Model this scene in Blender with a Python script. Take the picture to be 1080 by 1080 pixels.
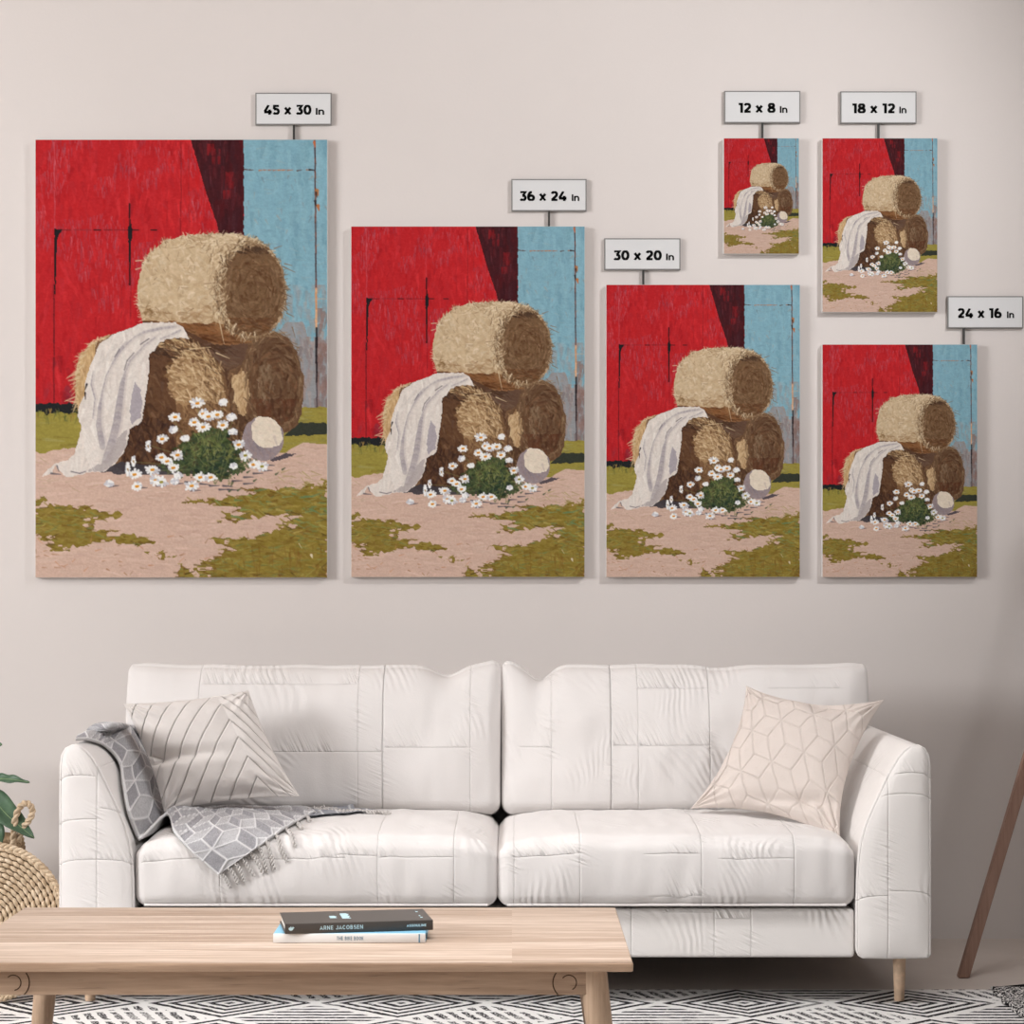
import bpy, bmesh, math, random
import numpy as np
from mathutils import Vector, Matrix, noise as mnoise
from mathutils.bvhtree import BVHTree

# ------------------------------------------------------------------ start, camera, light
for o in list(bpy.data.objects):
    bpy.data.objects.remove(o, do_unlink=True)
scene = bpy.context.scene
C = scene.collection
PI = math.pi

CAM_D, CAM_Z, FPX = 5.6, 0.924, 2274.0          # distance to the wall, eye height, focal length in pixels
cam_data = bpy.data.cameras.new('camera')
cam_data.sensor_width = 36.0
cam_data.lens = FPX / 1080.0 * 36.0
cam_data.shift_y = 75.0 / 1080.0
cam_data.clip_end = 60
cam = bpy.data.objects.new('camera', cam_data)
cam.location = (0, -CAM_D, CAM_Z)
cam.rotation_euler = (PI / 2, 0, 0)
C.objects.link(cam)
scene.camera = cam

scene.view_settings.view_transform = 'Standard'
scene.view_settings.look = 'None'
scene.view_settings.exposure = 0.0
scene.view_settings.gamma = 1.0
scene.view_settings.use_curve_mapping = False

world = bpy.data.worlds.new('world')
scene.world = world
world.use_nodes = True
world.node_tree.nodes['Background'].inputs[0].default_value = (0.955, 0.975, 1.0, 1)
world.node_tree.nodes['Background'].inputs[1].default_value = 0.185


def area(name, loc, target, sx, sy, power, color=(1, 1, 1)):
    d = bpy.data.lights.new(name, 'AREA')
    d.shape = 'RECTANGLE'
    d.size, d.size_y = sx, sy
    d.energy = power
    d.color = color
    o = bpy.data.objects.new(name, d)
    o.location = loc
    o.rotation_euler = (Vector(target) - Vector(loc)).to_track_quat('-Z', 'Y').to_euler()
    C.objects.link(o)
    return o


area('window_light', (-5.4, -3.7, 2.2), (0.0, -0.3, 0.8), 2.0, 2.0, 300, (0.985, 0.99, 1.0))
front = area('foreground_fill', (0.1, -2.35, 2.8), (0.1, -2.2, 0.0), 1.8, 0.9, 27, (0.985, 0.99, 1.0))  # added fill overhead, brightens the table, rug and sofa front
front.data.spread = math.radians(92)
sd = bpy.data.lights.new('canvas_shadow_spot', 'SPOT')          # added spot, upper right, to throw the canvases' shadows left and down
sd.energy, sd.color = 150, (0.99, 0.99, 1.0)
sd.spot_size, sd.spot_blend, sd.shadow_soft_size = math.radians(76), 0.9, 0.13
so = bpy.data.objects.new('canvas_shadow_spot', sd)
so.location = (1.85, -2.0, 2.75)
so.rotation_euler = (Vector((-0.1, 0, 1.55)) - so.location).to_track_quat('-Z', 'Y').to_euler()
C.objects.link(so)

random.seed(4)
rng = np.random.default_rng(11)


# ------------------------------------------------------------------ helpers
def lin(rgb):
    return tuple((c / 255 / 12.92) if c / 255 <= 0.04045 else ((c / 255 + 0.055) / 1.055) ** 2.4 for c in rgb)


def at(px, py, d):
    """world point seen at a photograph pixel, d metres in front of the camera"""
    s = FPX / d
    return Vector(((px - 540) / s, d - CAM_D, CAM_Z - (py - 615) / s))


def raydir(px, py):
    return Vector(((px - 540) / FPX, 1.0, -(py - 615) / FPX)).normalized()


def tag(o, label=None, cat=None, group=None, kind=None):
    if label: o['label'] = label
    if cat: o['category'] = cat
    if group: o['group'] = group
    if kind: o['kind'] = kind
    return o


def thing(name, loc, label, cat, group=None):
    o = bpy.data.objects.new(name, None)
    o.empty_display_size = 0.05
    o.location = loc
    C.objects.link(o)
    return tag(o, label, cat, group)


def wloc(o):
    v = Vector((0, 0, 0))
    while o is not None:
        v = v + Vector(o.location)
        o = o.parent
    return v


def obj(name, verts, faces, mat, parent=None, loc=None, smooth=True, auto=None):
    """one mesh object from world-space vertices"""
    base = wloc(parent) if parent is not None else Vector((0, 0, 0))
    if loc is not None:
        base = base if parent is not None else Vector(loc)
    me = bpy.data.meshes.new(name)
    V = np.asarray(verts, dtype=float) - np.array(base)
    me.from_pydata(V.tolist(), [], [tuple(int(i) for i in f) for f in faces])
    me.update()
    if smooth:
        me.polygons.foreach_set('use_smooth', [True] * len(me.polygons))
        if auto:
            me.set_sharp_from_angle(angle=math.radians(auto))
    me.materials.append(mat)
    o = bpy.data.objects.new(name, me)
    C.objects.link(o)
    if parent is not None:
        o.parent = parent
    else:
        o.location = base
    return o


class MB:
    """collects shapes into one mesh"""
    def __init__(s):
        s.v, s.f = [], []

    def add(s, V, F):
        n = len(s.v)
        s.v += [tuple(p) for p in V]
        s.f += [tuple(i + n for i in f) for f in F]
        return s

    def box(s, x0, x1, y0, y1, z0, z1, r=0.0, seg=3, M=None):
        bm = bmesh.new()
        bmesh.ops.create_cube(bm, size=1)
        for v in bm.verts:
            v.co = Vector(((x0 + x1) / 2 + v.co.x * (x1 - x0), (y0 + y1) / 2 + v.co.y * (y1 - y0), (z0 + z1) / 2 + v.co.z * (z1 - z0)))
        if r > 0:
            bmesh.ops.bevel(bm, geom=list(bm.edges), offset=r, segments=seg, affect='EDGES', profile=0.5)
        bm.verts.index_update()
        V = [(M @ v.co if M else v.co) for v in bm.verts]
        s.add(V, [[v.index for v in f.verts] for f in bm.faces])
        bm.free()
        return s

    def tube(s, pts, r, n=10, cap=True, closed=False):
        pts = [Vector(p) for p in pts]
        rs = r if hasattr(r, '__len__') else [r] * len(pts)
        V, F = [], []
        prev = None
        m = len(pts)
        for i, p in enumerate(pts):
            if closed:
                t = pts[(i + 1) % m] - pts[i - 1]
            else:
                t = (pts[min(i + 1, m - 1)] - pts[max(i - 1, 0)])
            t.normalize()
            if prev is None:
                a = Vector((0, 0, 1)) if abs(t.z) < 0.9 else Vector((1, 0, 0))
                u = (a - t * a.dot(t)).normalized()
            else:
                u = (prev - t * prev.dot(t)).normalized()
            prev = u
            w = t.cross(u)
            for k in range(n):
                a = 2 * PI * k / n
                V.append(p + (u * math.cos(a) + w * math.sin(a)) * rs[i])
        last = m if closed else m - 1
        for i in range(last):
            j = (i + 1) % m
            for k in range(n):
                F.append((i * n + k, i * n + (k + 1) % n, j * n + (k + 1) % n, j * n + k))
        if cap and not closed:
            F.append(tuple(range(n))[::-1])
            F.append(tuple((m - 1) * n + k for k in range(n)))
        return s.add(V, F)

    def lathe(s, cx, cy, prof, n=40, cap=True):
        V, F = [], []
        for (r, z) in prof:
            for k in range(n):
                a = 2 * PI * k / n
                V.append((cx + r * math.cos(a), cy + r * math.sin(a), z))
        for i in range(len(prof) - 1):
            for k in range(n):
                F.append((i * n + k, i * n + (k + 1) % n, (i + 1) * n + (k + 1) % n, (i + 1) * n + k))
        if cap:
            F.append(tuple(range(n))[::-1])
            F.append(tuple((len(prof) - 1) * n + k for k in range(n)))
        return s.add(V, F)

    def build(s, name, mat, parent=None, loc=None, smooth=True, auto=40):
        return obj(name, s.v, s.f, mat, parent, loc, smooth, auto)


def rounded_box(x0, x1, y0, y1, z0, z1, r, nx, ny, nz):
    """welded dense rounded box: vertex array, faces, box parameters (-1..1)"""
    def axis(n, L):
        core = np.linspace(-1, 1, n + 1)
        e = min(0.9, 2 * r / L)
        k = np.array([0.12, 0.3, 0.5, 0.72, 0.9]) * e
        return np.unique(np.round(np.concatenate([core, -1 + k, 1 - k]), 6))
    ax = [axis(nx, x1 - x0), axis(ny, y1 - y0), axis(nz, z1 - z0)]
    idx, P, F = {}, [], []

    def vid(p):
        k = (round(p[0], 6), round(p[1], 6), round(p[2], 6))
        if k not in idx:
            idx[k] = len(P)
            P.append(k)
        return idx[k]
    for d in range(3):
        a, b = [(1, 2), (2, 0), (0, 1)][d]
        for sgn in (-1, 1):
            A, B = ax[a], ax[b]
            for i in range(len(A) - 1):
                for j in range(len(B) - 1):
                    q = []
                    for (ii, jj) in ((i, j), (i + 1, j), (i + 1, j + 1), (i, j + 1)):
                        p = [0, 0, 0]
                        p[d], p[a], p[b] = sgn, A[ii], B[jj]
                        q.append(vid(p))
                    F.append(q if sgn > 0 else q[::-1])
    P = np.array(P)
    h = np.array([(x1 - x0) / 2, (y1 - y0) / 2, (z1 - z0) / 2])
    c = np.array([(x0 + x1) / 2, (y0 + y1) / 2, (z0 + z1) / 2])
    q = P * h
    inner = np.clip(q, -(h - r), h - r)
    dlt = q - inner
    L = np.linalg.norm(dlt, axis=1, keepdims=True)
    L[L == 0] = 1
    return c + inner + dlt / L * r, F, P


def vnoise(P, scale, seed=0.0):
    return np.array([mnoise.noise(Vector((p[0] * scale + seed, p[1] * scale + seed * 1.7, p[2] * scale - seed))) for p in P])


# ---- node helper
class S:
    def __init__(s, nt, sock): s.nt, s.k = nt, sock

    def _m(s, op, o=None, o2=None):
        n = s.nt.nodes.new('ShaderNodeMath')
        n.operation = op
        for i, x in enumerate((s, o, o2)):
            if x is None: continue
            if isinstance(x, S): s.nt.links.new(x.k, n.inputs[i])
            else: n.inputs[i].default_value = x
        return S(s.nt, n.outputs[0])
    def __add__(s, o): return s._m('ADD', o)
    def __radd__(s, o): return s._m('ADD', o)
    def __sub__(s, o): return s._m('SUBTRACT', o)
    def __rsub__(s, o): return s._m('MULTIPLY', -1)._m('ADD', o)
    def __mul__(s, o): return s._m('MULTIPLY', o)
    def __rmul__(s, o): return s._m('MULTIPLY', o)
    def __truediv__(s, o): return s._m('DIVIDE', o)
    def abs(s): return s._m('ABSOLUTE')
    def floor(s): return s._m('FLOOR')
    def fract(s): return s._m('FRACT')
    def mod(s, o): return s._m('FLOORED_MODULO', o)
    def gt(s, o): return s._m('GREATER_THAN', o)
    def lt(s, o): return s._m('LESS_THAN', o)
    def min(s, o): return s._m('MINIMUM', o)
    def max(s, o): return s._m('MAXIMUM', o)
    def exp(s): return s._m('EXPONENT')
    def sin(s): return s._m('SINE')
    def smooth(s, a, b):
        n = s.nt.nodes.new('ShaderNodeMapRange')
        n.interpolation_type = 'SMOOTHSTEP'
        s.nt.links.new(s.k, n.inputs[0])
        n.inputs[1].default_value, n.inputs[2].default_value = a, b
        return S(s.nt, n.outputs[0])


class Mat:
    def __init__(s, name, rough=0.7, spec=0.3):
        s.m = bpy.data.materials.new(name)
        s.m.use_nodes = True
        s.nt = s.m.node_tree
        s.b = s.nt.nodes['Principled BSDF']
        s.b.inputs['Roughness'].default_value = rough
        s.b.inputs['Specular IOR Level'].default_value = spec

    def base(s, c):
        if isinstance(c, tuple): s.b.inputs['Base Color'].default_value = (*c[:3], 1)
        else: s.nt.links.new(c, s.b.inputs['Base Color'])
        return s

    def coords(s, kind='Object'):
        t = s.nt.nodes.new('ShaderNodeTexCoord')
        return t.outputs[kind]

    def xyz(s, vec):
        n = s.nt.nodes.new('ShaderNodeSeparateXYZ')
        s.nt.links.new(vec, n.inputs[0])
        return [S(s.nt, n.outputs[i]) for i in range(3)]

    def vec(s, x, y, z=0.0):
        n = s.nt.nodes.new('ShaderNodeCombineXYZ')
        for i, a in enumerate((x, y, z)):
            if isinstance(a, S): s.nt.links.new(a.k, n.inputs[i])
            else: n.inputs[i].default_value = a
        return n.outputs[0]

    def noise(s, vec, scale=5.0, detail=3.0, rough=0.5, distort=0.0):
        n = s.nt.nodes.new('ShaderNodeTexNoise')
        s.nt.links.new(vec, n.inputs['Vector'])
        n.inputs['Scale'].default_value = scale
        n.inputs['Detail'].default_value = detail
        n.inputs['Roughness'].default_value = rough
        n.inputs['Distortion'].default_value = distort
        return S(s.nt, n.outputs[0])

    def ramp(s, fac, stops):
        n = s.nt.nodes.new('ShaderNodeValToRGB')
        s.nt.links.new(fac.k, n.inputs[0])
        e = n.color_ramp.elements
        while len(e) < len(stops): e.new(0.5)
        for el, (p, c) in zip(e, stops):
            el.position = p
            el.color = (*lin(c), 1)
        return n.outputs[0]

    def mix(s, fac, a, b):
        n = s.nt.nodes.new('ShaderNodeMix')
        n.data_type = 'RGBA'
        if isinstance(fac, S): s.nt.links.new(fac.k, n.inputs[0])
        else: n.inputs[0].default_value = fac
        for i, c in ((6, a), (7, b)):
            if isinstance(c, tuple): n.inputs[i].default_value = (*lin(c), 1)
            else: s.nt.links.new(c, n.inputs[i])
        return n.outputs[2]

    def bump(s, h, dist=0.01, strength=1.0):
        n = s.nt.nodes.new('ShaderNodeBump')
        n.inputs['Strength'].default_value = strength
        n.inputs['Distance'].default_value = dist
        s.nt.links.new(h.k, n.inputs['Height'])
        s.nt.links.new(n.outputs[0], s.b.inputs['Normal'])
        return s


def plain(name, rgb, rough=0.6, spec=0.3, var=0.0, scale=20):
    m = Mat(name, rough, spec)
    if var:
        c = m.coords()
        n = m.noise(c, scale, 4)
        m.base(m.ramp(n, [(0.3, tuple(max(0, x * (1 - var)) for x in rgb)), (0.7, tuple(min(255, x * (1 + var)) for x in rgb))]))
    else:
        m.base(lin(rgb))
    return m.m


def attr_mat(name, rough=0.8, spec=0.2, weave=0, dist=0.0004):
    m = Mat(name, rough, spec)
    a = m.nt.nodes.new('ShaderNodeAttribute')
    a.attribute_name = 'paint'
    m.base(a.outputs['Color'])
    if weave:
        x, y, z = m.xyz(m.coords())
        h = (x * weave).sin() * 0.5 + (z * weave).sin() * 0.5 + m.noise(m.coords(), weave / 9, 2) * 1.2
        m.bump(h, dist, 0.8)
    return m.m


def set_paint(me, rgb_lin):
    ca = me.color_attributes.new('paint', 'FLOAT_COLOR', 'POINT')
    arr = np.ones((len(me.vertices), 4), dtype=np.float32)
    arr[:, :3] = rgb_lin
    ca.data.foreach_set('color', arr.ravel())


def srgb2lin(a):
    a = np.clip(a, 0, 1)
    return np.where(a <= 0.04045, a / 12.92, ((a + 0.055) / 1.055) ** 2.4)


# ------------------------------------------------------------------ materials of the setting
m = Mat('wall_paint', 0.85, 0.15)
n = m.noise(m.coords(), 1.3, 3)
m.base(m.ramp(n, [(0.3, (211, 204, 200)), (0.7, (215, 208, 204))]))
m.bump(m.noise(m.coords(), 140, 3), 0.0006, 0.35)
MAT_WALL = m.m

m = Mat('floor_concrete', 0.55, 0.3)
n = m.noise(m.coords(), 2.2, 6, 0.6)
m.base(m.ramp(n, [(0.3, (190, 179, 171)), (0.7, (206, 195, 187))]))
MAT_FLOOR = m.m
MAT_CEIL = plain('ceiling_paint', (225, 220, 216), 0.9, 0.1)

# ------------------------------------------------------------------ the setting
XL, XR, YF, ZC = -6.2, 5.6, -6.6, 2.85


def plane_box(name, *a, mat):
    o = MB().box(*a).build(name, mat, smooth=False)
    return tag(o, kind='structure')


plane_box('wall_back', XL - 0.1, XR + 0.1, 0.0, 0.12, -0.1, ZC + 0.1, mat=MAT_WALL)
plane_box('floor', XL - 0.1, XR + 0.1, YF, 0.0, -0.1, 0.0, mat=MAT_FLOOR)
plane_box('wall_right', XR, XR + 0.1, YF, 0.0, 0.0, ZC, mat=MAT_WALL)
plane_box('ceiling', XL - 0.1, XR + 0.1, YF, 0.0, ZC, ZC + 0.1, mat=MAT_CEIL)

# ------------------------------------------------------------------ the painted canvases
PX0, PY0, PXW, PYH = 37.0, 147.0, 308.0, 462.0
GW, GH = 400, 600
K = GW / PXW


class Painter:
    """a small brush painter: coordinates are those of the large picture"""
    def __init__(s):
        s.img = np.zeros((GH, GW, 3))
        yy, xx = np.mgrid[0:GH, 0:GW]
        s.X = PX0 + (xx + 0.5) / K
        s.Y = PY0 + (yy + 0.5) / K
        s.r = np.random.default_rng(5)

    def field(s, cell, aspect=1.0):
        """smooth value noise 0..1, cell in picture px (aspect stretches vertically)"""
        gw, gh = int(PXW / cell) + 3, int(PYH / (cell * aspect)) + 3
        g = s.r.random((gh, gw))
        fx = (s.X - PX0) / cell
        fy = (s.Y - PY0) / (cell * aspect)
        ix, iy = fx.astype(int), fy.astype(int)
        tx, ty = fx - ix, fy - iy
        tx, ty = tx * tx * (3 - 2 * tx), ty * ty * (3 - 2 * ty)
        return (g[iy, ix] * (1 - tx) + g[iy, ix + 1] * tx) * (1 - ty) + (g[iy + 1, ix] * (1 - tx) + g[iy + 1, ix + 1] * tx) * ty

    def mask(s, pts, rough=1.0, cell=4.0):
        rx, ry = rough if hasattr(rough, '__len__') else (rough, rough)
        X = s.X + (s.field(cell * (2.2 if rx != ry else 1), .35 if rx != ry else 1) - 0.5) * 2 * rx
        Y = s.Y + (s.field(cell) - 0.5) * 2 * ry
        ins = np.zeros(X.shape, bool)
        n = len(pts)
        for i in range(n):
            x0, y0 = pts[i]
            x1, y1 = pts[(i + 1) % n]
            if y0 == y1: continue
            c = ((y0 > Y) != (y1 > Y)) & (X < (x1 - x0) * (Y - y0) / (y1 - y0) + x0)
            ins ^= c
        return ins

    def ell(s, cx, cy, rx, ry, rough=1.0, cell=4.0):
        X = s.X + (s.field(cell) - 0.5) * 2 * rough
        Y = s.Y + (s.field(cell) - 0.5) * 2 * rough
        return ((X - cx) / rx) ** 2 + ((Y - cy) / ry) ** 2 < 1

    def fill(s, mk, c, a=1.0):
        c = np.array(c) / 255.0
        w = (mk.astype(float) * a)[..., None]
        s.img = s.img * (1 - w) + c * w

    def stroke(s, x0, y0, x1, y1, w, c, a=1.0, clip=None, taper=True):
        pad = w + 1.5
        i0 = max(0, int((min(x0, x1) - pad - PX0) * K)); i1 = min(GW, int((max(x0, x1) + pad - PX0) * K) + 1)
        j0 = max(0, int((min(y0, y1) - pad - PY0) * K)); j1 = min(GH, int((max(y0, y1) + pad - PY0) * K) + 1)
        if i1 <= i0 or j1 <= j0: return
        X, Y = s.X[j0:j1, i0:i1], s.Y[j0:j1, i0:i1]
        dx, dy = x1 - x0, y1 - y0
        L2 = dx * dx + dy * dy + 1e-6
        t = np.clip(((X - x0) * dx + (Y - y0) * dy) / L2, 0, 1)
        d = np.hypot(X - x0 - t * dx, Y - y0 - t * dy)
        ww = w / 2 * (1 - 0.7 * t) if taper else w / 2
        al = np.clip((ww - d) * 1.3 + 0.6, 0, 1) * a
        if clip is not None: al = al * clip[j0:j1, i0:i1]
        al = al[..., None]
        s.img[j0:j1, i0:i1] = s.img[j0:j1, i0:i1] * (1 - al) + np.array(c) / 255.0 * al

    def path(s, pts, w, c, a=1.0, clip=None):
        n = len(pts) - 1
        for i in range(n):
            wi = w if not hasattr(w, '__len__') else w[i]
            s.stroke(*pts[i], *pts[i + 1], wi, c, a, clip, taper=False)

    def scatter(s, mk, n, ang, ln, w, cols, a=0.8, jit=0.3, clip=True, cj=8):
        ys, xs = np.nonzero(mk)
        if len(xs) == 0: return
        pick = s.r.integers(0, len(xs), n)
        for p in pick:
            x, y = PX0 + xs[p] / K, PY0 + ys[p] / K
            an = (ang(x, y) if callable(ang) else ang) + s.r.normal(0, jit)
            L = ln * s.r.uniform(0.5, 1.4)
            c = np.array(cols[s.r.integers(0, len(cols))]) + s.r.normal(0, cj)
            s.stroke(x - math.cos(an) * L / 2, y - math.sin(an) * L / 2, x + math.cos(an) * L / 2, y + math.sin(an) * L / 2,
                     w * s.r.uniform(0.6, 1.3), c, a * s.r.uniform(0.6, 1), mk if clip else None)

    def straw(s, pts, n, cols, out, ln, w=0.9, jit=0.5, a=0.9):
        """loose straws along an outline, pointing along out(x,y)"""
        seg = [(pts[i], pts[i + 1]) for i in range(len(pts) - 1)]
        for _ in range(n):
            (ax, ay), (bx, by) = seg[s.r.integers(0, len(seg))]
            t = s.r.random()
            x, y = ax + (bx - ax) * t, ay + (by - ay) * t
            an = out(x, y) + s.r.normal(0, jit)
            L = ln * s.r.uniform(0.4, 1.4)
            c = np.array(cols[s.r.integers(0, len(cols))]) + s.r.normal(0, 8)
            s.stroke(x - math.cos(an) * L * 0.4, y - math.sin(an) * L * 0.4, x + math.cos(an) * L * 0.6, y + math.sin(an) * L * 0.6, w, c, a)


def paint_picture():
    p = Painter()
    V = PI / 2
    allm = np.ones((GH, GW), bool)
    # barn wall
    red = p.mask([(30, 140), (257.3, 140), (257.3, 440), (30, 440)], 0.4, 3)
    p.fill(red, (184, 30, 36))
    p.scatter(red, 900, V, 16, 5, [(192, 33, 38), (176, 28, 35), (200, 38, 42), (165, 28, 36), (188, 36, 44)], 0.5, 0.25)
    p.scatter(red, 500, V, 10, 2.2, [(205, 45, 48), (160, 30, 40), (196, 30, 36)], 0.5, 0.3)
    up = red & (p.Y < 330)
    wear = up & ((p.field(24) > 0.45))
    p.scatter(wear, 1100, V, 8, 1.0, [(168, 82, 96), (150, 70, 88), (190, 90, 100), (175, 60, 72)], 0.68, 0.14)
    p.scatter(red, 160, 0.0, 7, 1.6, [(170, 30, 40), (196, 40, 44)], 0.4, 0.3)
    hot = red & (p.X > 170)
    p.scatter(hot, 250, V - 0.2, 14, 4, [(208, 38, 42), (214, 42, 46)], 0.45, 0.2)
    dk = red & (p.Y > 375)
    p.scatter(dk, 120, V, 14, 6, [(128, 24, 34), (150, 26, 36), (120, 40, 55)], 0.35, 0.3)
    for x, y0, y1, c, w, a in ((57.5, 150, 240, (190, 95, 108), 1.0, 0.6), (136, 165, 225, (200, 80, 90), 0.9, 0.6), (136.5, 215, 300, (40, 14, 20), 1.6, 0.9),
                               (190.5, 150, 250, (110, 20, 28), 1.2, 0.6), (199, 150, 240, (140, 30, 36), 1.0, 0.5), (57, 300, 427, (80, 16, 24), 1.3, 0.8),
                               (104, 290, 350, (150, 24, 32), 1.0, 0.5), (137.5, 285, 336, (120, 20, 28), 1.2, 0.6), (128, 300, 335, (140, 28, 34), 1.0, 0.5), (176, 200, 240, (150, 24, 30), 0.9, 0.5)):
        y = y0
        while y < y1:
            L = p.r.uniform(8, 22)
            p.stroke(x + p.r.normal(0, .3), y, x + p.r.normal(0, .3), min(y + L, y1), w, c, a * p.r.uniform(.6, 1), red, taper=False)
            y += L * p.r.uniform(.8, 1.2)
    p.fill(p.mask([(57.3, 241), (66, 242), (62, 248), (59.8, 256), (59.3, 280), (58.6, 310), (57.3, 310), (57, 262)], 0.4, 3), (26, 22, 26))
    p.fill(p.mask([(134.5, 239), (138, 236), (140, 243), (138.6, 254), (137.6, 262), (137.3, 282), (136.3, 282), (135.5, 258)], 0.4, 3), (24, 22, 26))
    for x0, x1, c in ((66, 74, (120, 30, 36)), (99, 106, (50, 18, 24)), (110, 118, (120, 24, 30)), (140, 146, (60, 18, 22)), (159, 165, (30, 18, 22)), (78, 96, (150, 40, 48)), (120, 134, (140, 30, 38))):
        p.stroke(x0, 242.3, x1, 242.6, 1.2, c, .9, taper=False)
    # barn's dark shaded side
    mar = p.mask([(198.5, 140), (257.3, 140), (257, 255), (234, 255), (227, 232), (218, 205), (209, 175)], 0.5, 4)
    p.fill(mar, (66, 18, 24))
    p.scatter(mar, 160, V, 16, 5, [(72, 20, 26), (52, 16, 22), (86, 20, 26), (60, 20, 28)], 0.6, 0.1)
    for (x, y, w, h) in ((228, 165, 9, 16), (242, 190, 9, 18), (222, 158, 8, 12), (240, 205, 10, 10)):
        b = (abs(p.X - x) < w / 2) & (abs(p.Y - y) < h / 2) & mar
        p.scatter(b, 14, V, 9, 3, [(128, 20, 26), (112, 22, 28)], 0.6, .1)
    p.scatter(mar, 40, V, 9, 0.7, [(95, 60, 72), (110, 50, 60)], 0.5, .08)
    # blue door
    blu = p.mask([(256.8, 140), (350, 140), (350, 440), (256.8, 440)], 0.5, 4)
    p.fill(blu, (128, 171, 186))
    p.scatter(blu, 360, V, 18, 6, [(134, 176, 190), (120, 163, 180), (126, 170, 184), (138, 178, 190), (118, 158, 172)], 0.5, 0.2)
    p.scatter(blu, 140, 0, 8, 1.5, [(140, 160, 165), (112, 150, 164), (150, 165, 165)], 0.4, 0.3)
    p.scatter(blu & (p.Y > 185) & (p.Y < 270), 26, V, 5, 1.6, [(165, 150, 135), (120, 125, 125)], 0.5, .5)
    low = blu & (p.Y + (p.field(14) - .5) * 34 > 352)
    p.fill(low, (150, 138, 136), .75)
    p.scatter(blu & (p.Y > 300) & (p.Y < 365), 120, V, 13, 5, [(150, 150, 150), (140, 160, 168), (160, 145, 138)], .5, .15)
    p.scatter(blu & (p.Y > 355), 200, V, 13, 4, [(146, 132, 130), (158, 142, 136), (132, 118, 116), (150, 140, 142)], .7, .15)
    p.scatter(blu & (p.X > 334) & (p.Y > 325), 40, V, 12, 5, [(140, 112, 104), (130, 105, 100)], .6, .15)
    for x in np.arange(258, 331, 5.0):
        if p.r.random() < .75: p.stroke(x, 179.3 + p.r.normal(0, .3), x + p.r.uniform(3, 6), 179.2, 1.4, [(196, 118, 70), (170, 110, 80), (90, 60, 50)][p.r.integers(0, 3)], .85)
    p.stroke(326, 179, 332, 179.2, 2, (50, 35, 34), .9)
    y = 147
    while y < 432:
        L = p.r.uniform(4, 11)
        if y < 300: c = [(120, 62, 44), (196, 110, 60), (84, 60, 58), (70, 40, 40)][p.r.integers(0, 4)]; w = 1.4
        elif y < 343: c = [(226, 170, 122), (214, 150, 96)][p.r.integers(0, 2)]; w = 1.8
        elif y < 393: c = (34, 26, 30); w = p.r.uniform(1.6, 3.0)
        else: c = (70, 56, 60); w = 1.1
        xx = 331.7 + (y - 147) * .008
        p.stroke(xx + p.r.normal(0, .2), y, xx + p.r.normal(0, .2), y + L, w, c, .92, taper=False)
        y += L
    for (x, y, w, c) in ((331, 152, 2.6, (210, 105, 50)), (334, 203, 4, (178, 110, 60)), (335, 219, 3.6, (190, 105, 50)), (332, 214, 2.6, (40, 32, 36)), (333, 205, 2, (60, 45, 40))):
        p.stroke(x, y - 2, x + 1, y + 3, w, c, .85)
    p.stroke(333, 315, 345, 315, 1.2, (200, 165, 140), .7)
    # far grass and the black gap under the barn
    grs = p.mask([(30, 431), (350, 429), (350, 485), (30, 485)], 1.2, 4)
    p.fill(grs, (150, 138, 62))
    p.scatter(grs, 240, 0, 14, 3, [(150, 138, 62), (134, 124, 54), (164, 150, 70), (146, 140, 84), (128, 110, 48)], .6, .15)
    gap = p.mask([(30, 425), (84, 425), (84, 435), (70, 436), (60, 434), (50, 437), (42, 433), (30, 434)], 1.3, 3)
    p.fill(gap, (28, 30, 32))
    p.scatter(grs & (p.Y > 433) & (p.Y < 445) & (p.X < 90), 50, V, 5, 1.3, [(120, 116, 52), (160, 128, 66), (92, 96, 50)], .8, .5, False)
    p.fill(p.mask([(312, 445), (350, 446), (350, 457), (300, 460)], 1.2, 4), (50, 54, 44))
    # pink ground
    gnd = p.mask([(30, 474), (42, 478), (60, 474), (80, 473), (92, 478), (300, 478), (320, 466), (335, 469), (350, 470), (350, 640), (30, 640)], 1.6, 5)
    p.fill(gnd, (206, 175, 158))
    p.scatter(gnd, 420, 0.0, 18, 4, [(210, 180, 164), (200, 168, 150), (214, 186, 170), (204, 172, 156)], .5, .12)
    p.scatter(gnd, 260, 0.0, 8, 0.9, [(190, 158, 140), (220, 196, 180), (180, 150, 134)], .5, .2)
    p.scatter(gnd & (p.Y > 480) & (p.Y < 520), 60, 0, 9, .9, [(165, 150, 110), (180, 160, 130)], .5, .3)
    # foreground grass
    olive = [(140, 120, 50), (128, 108, 42), (150, 132, 58), (134, 116, 46), (122, 98, 40), (146, 126, 60)]
    gl = p.mask([(30, 535), (55, 532), (80, 533), (95, 537), (115, 538), (127, 543), (120, 547), (100, 545), (90, 552), (97, 556), (110, 560), (118, 565), (140, 564), (155, 567), (166, 571), (140, 575), (120, 569),
                 (105, 572), (92, 575), (70, 577), (64, 582), (52, 576), (46, 564), (30, 562)], (16, 2.4), 4)
    gl |= p.mask([(30, 530), (48, 522), (50, 527), (42, 533), (30, 535)], 1.5, 4)
    gl |= p.mask([(150, 582), (172, 581), (188, 586), (170, 590)], 2, 3) & (p.field(3) > .4)
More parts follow.
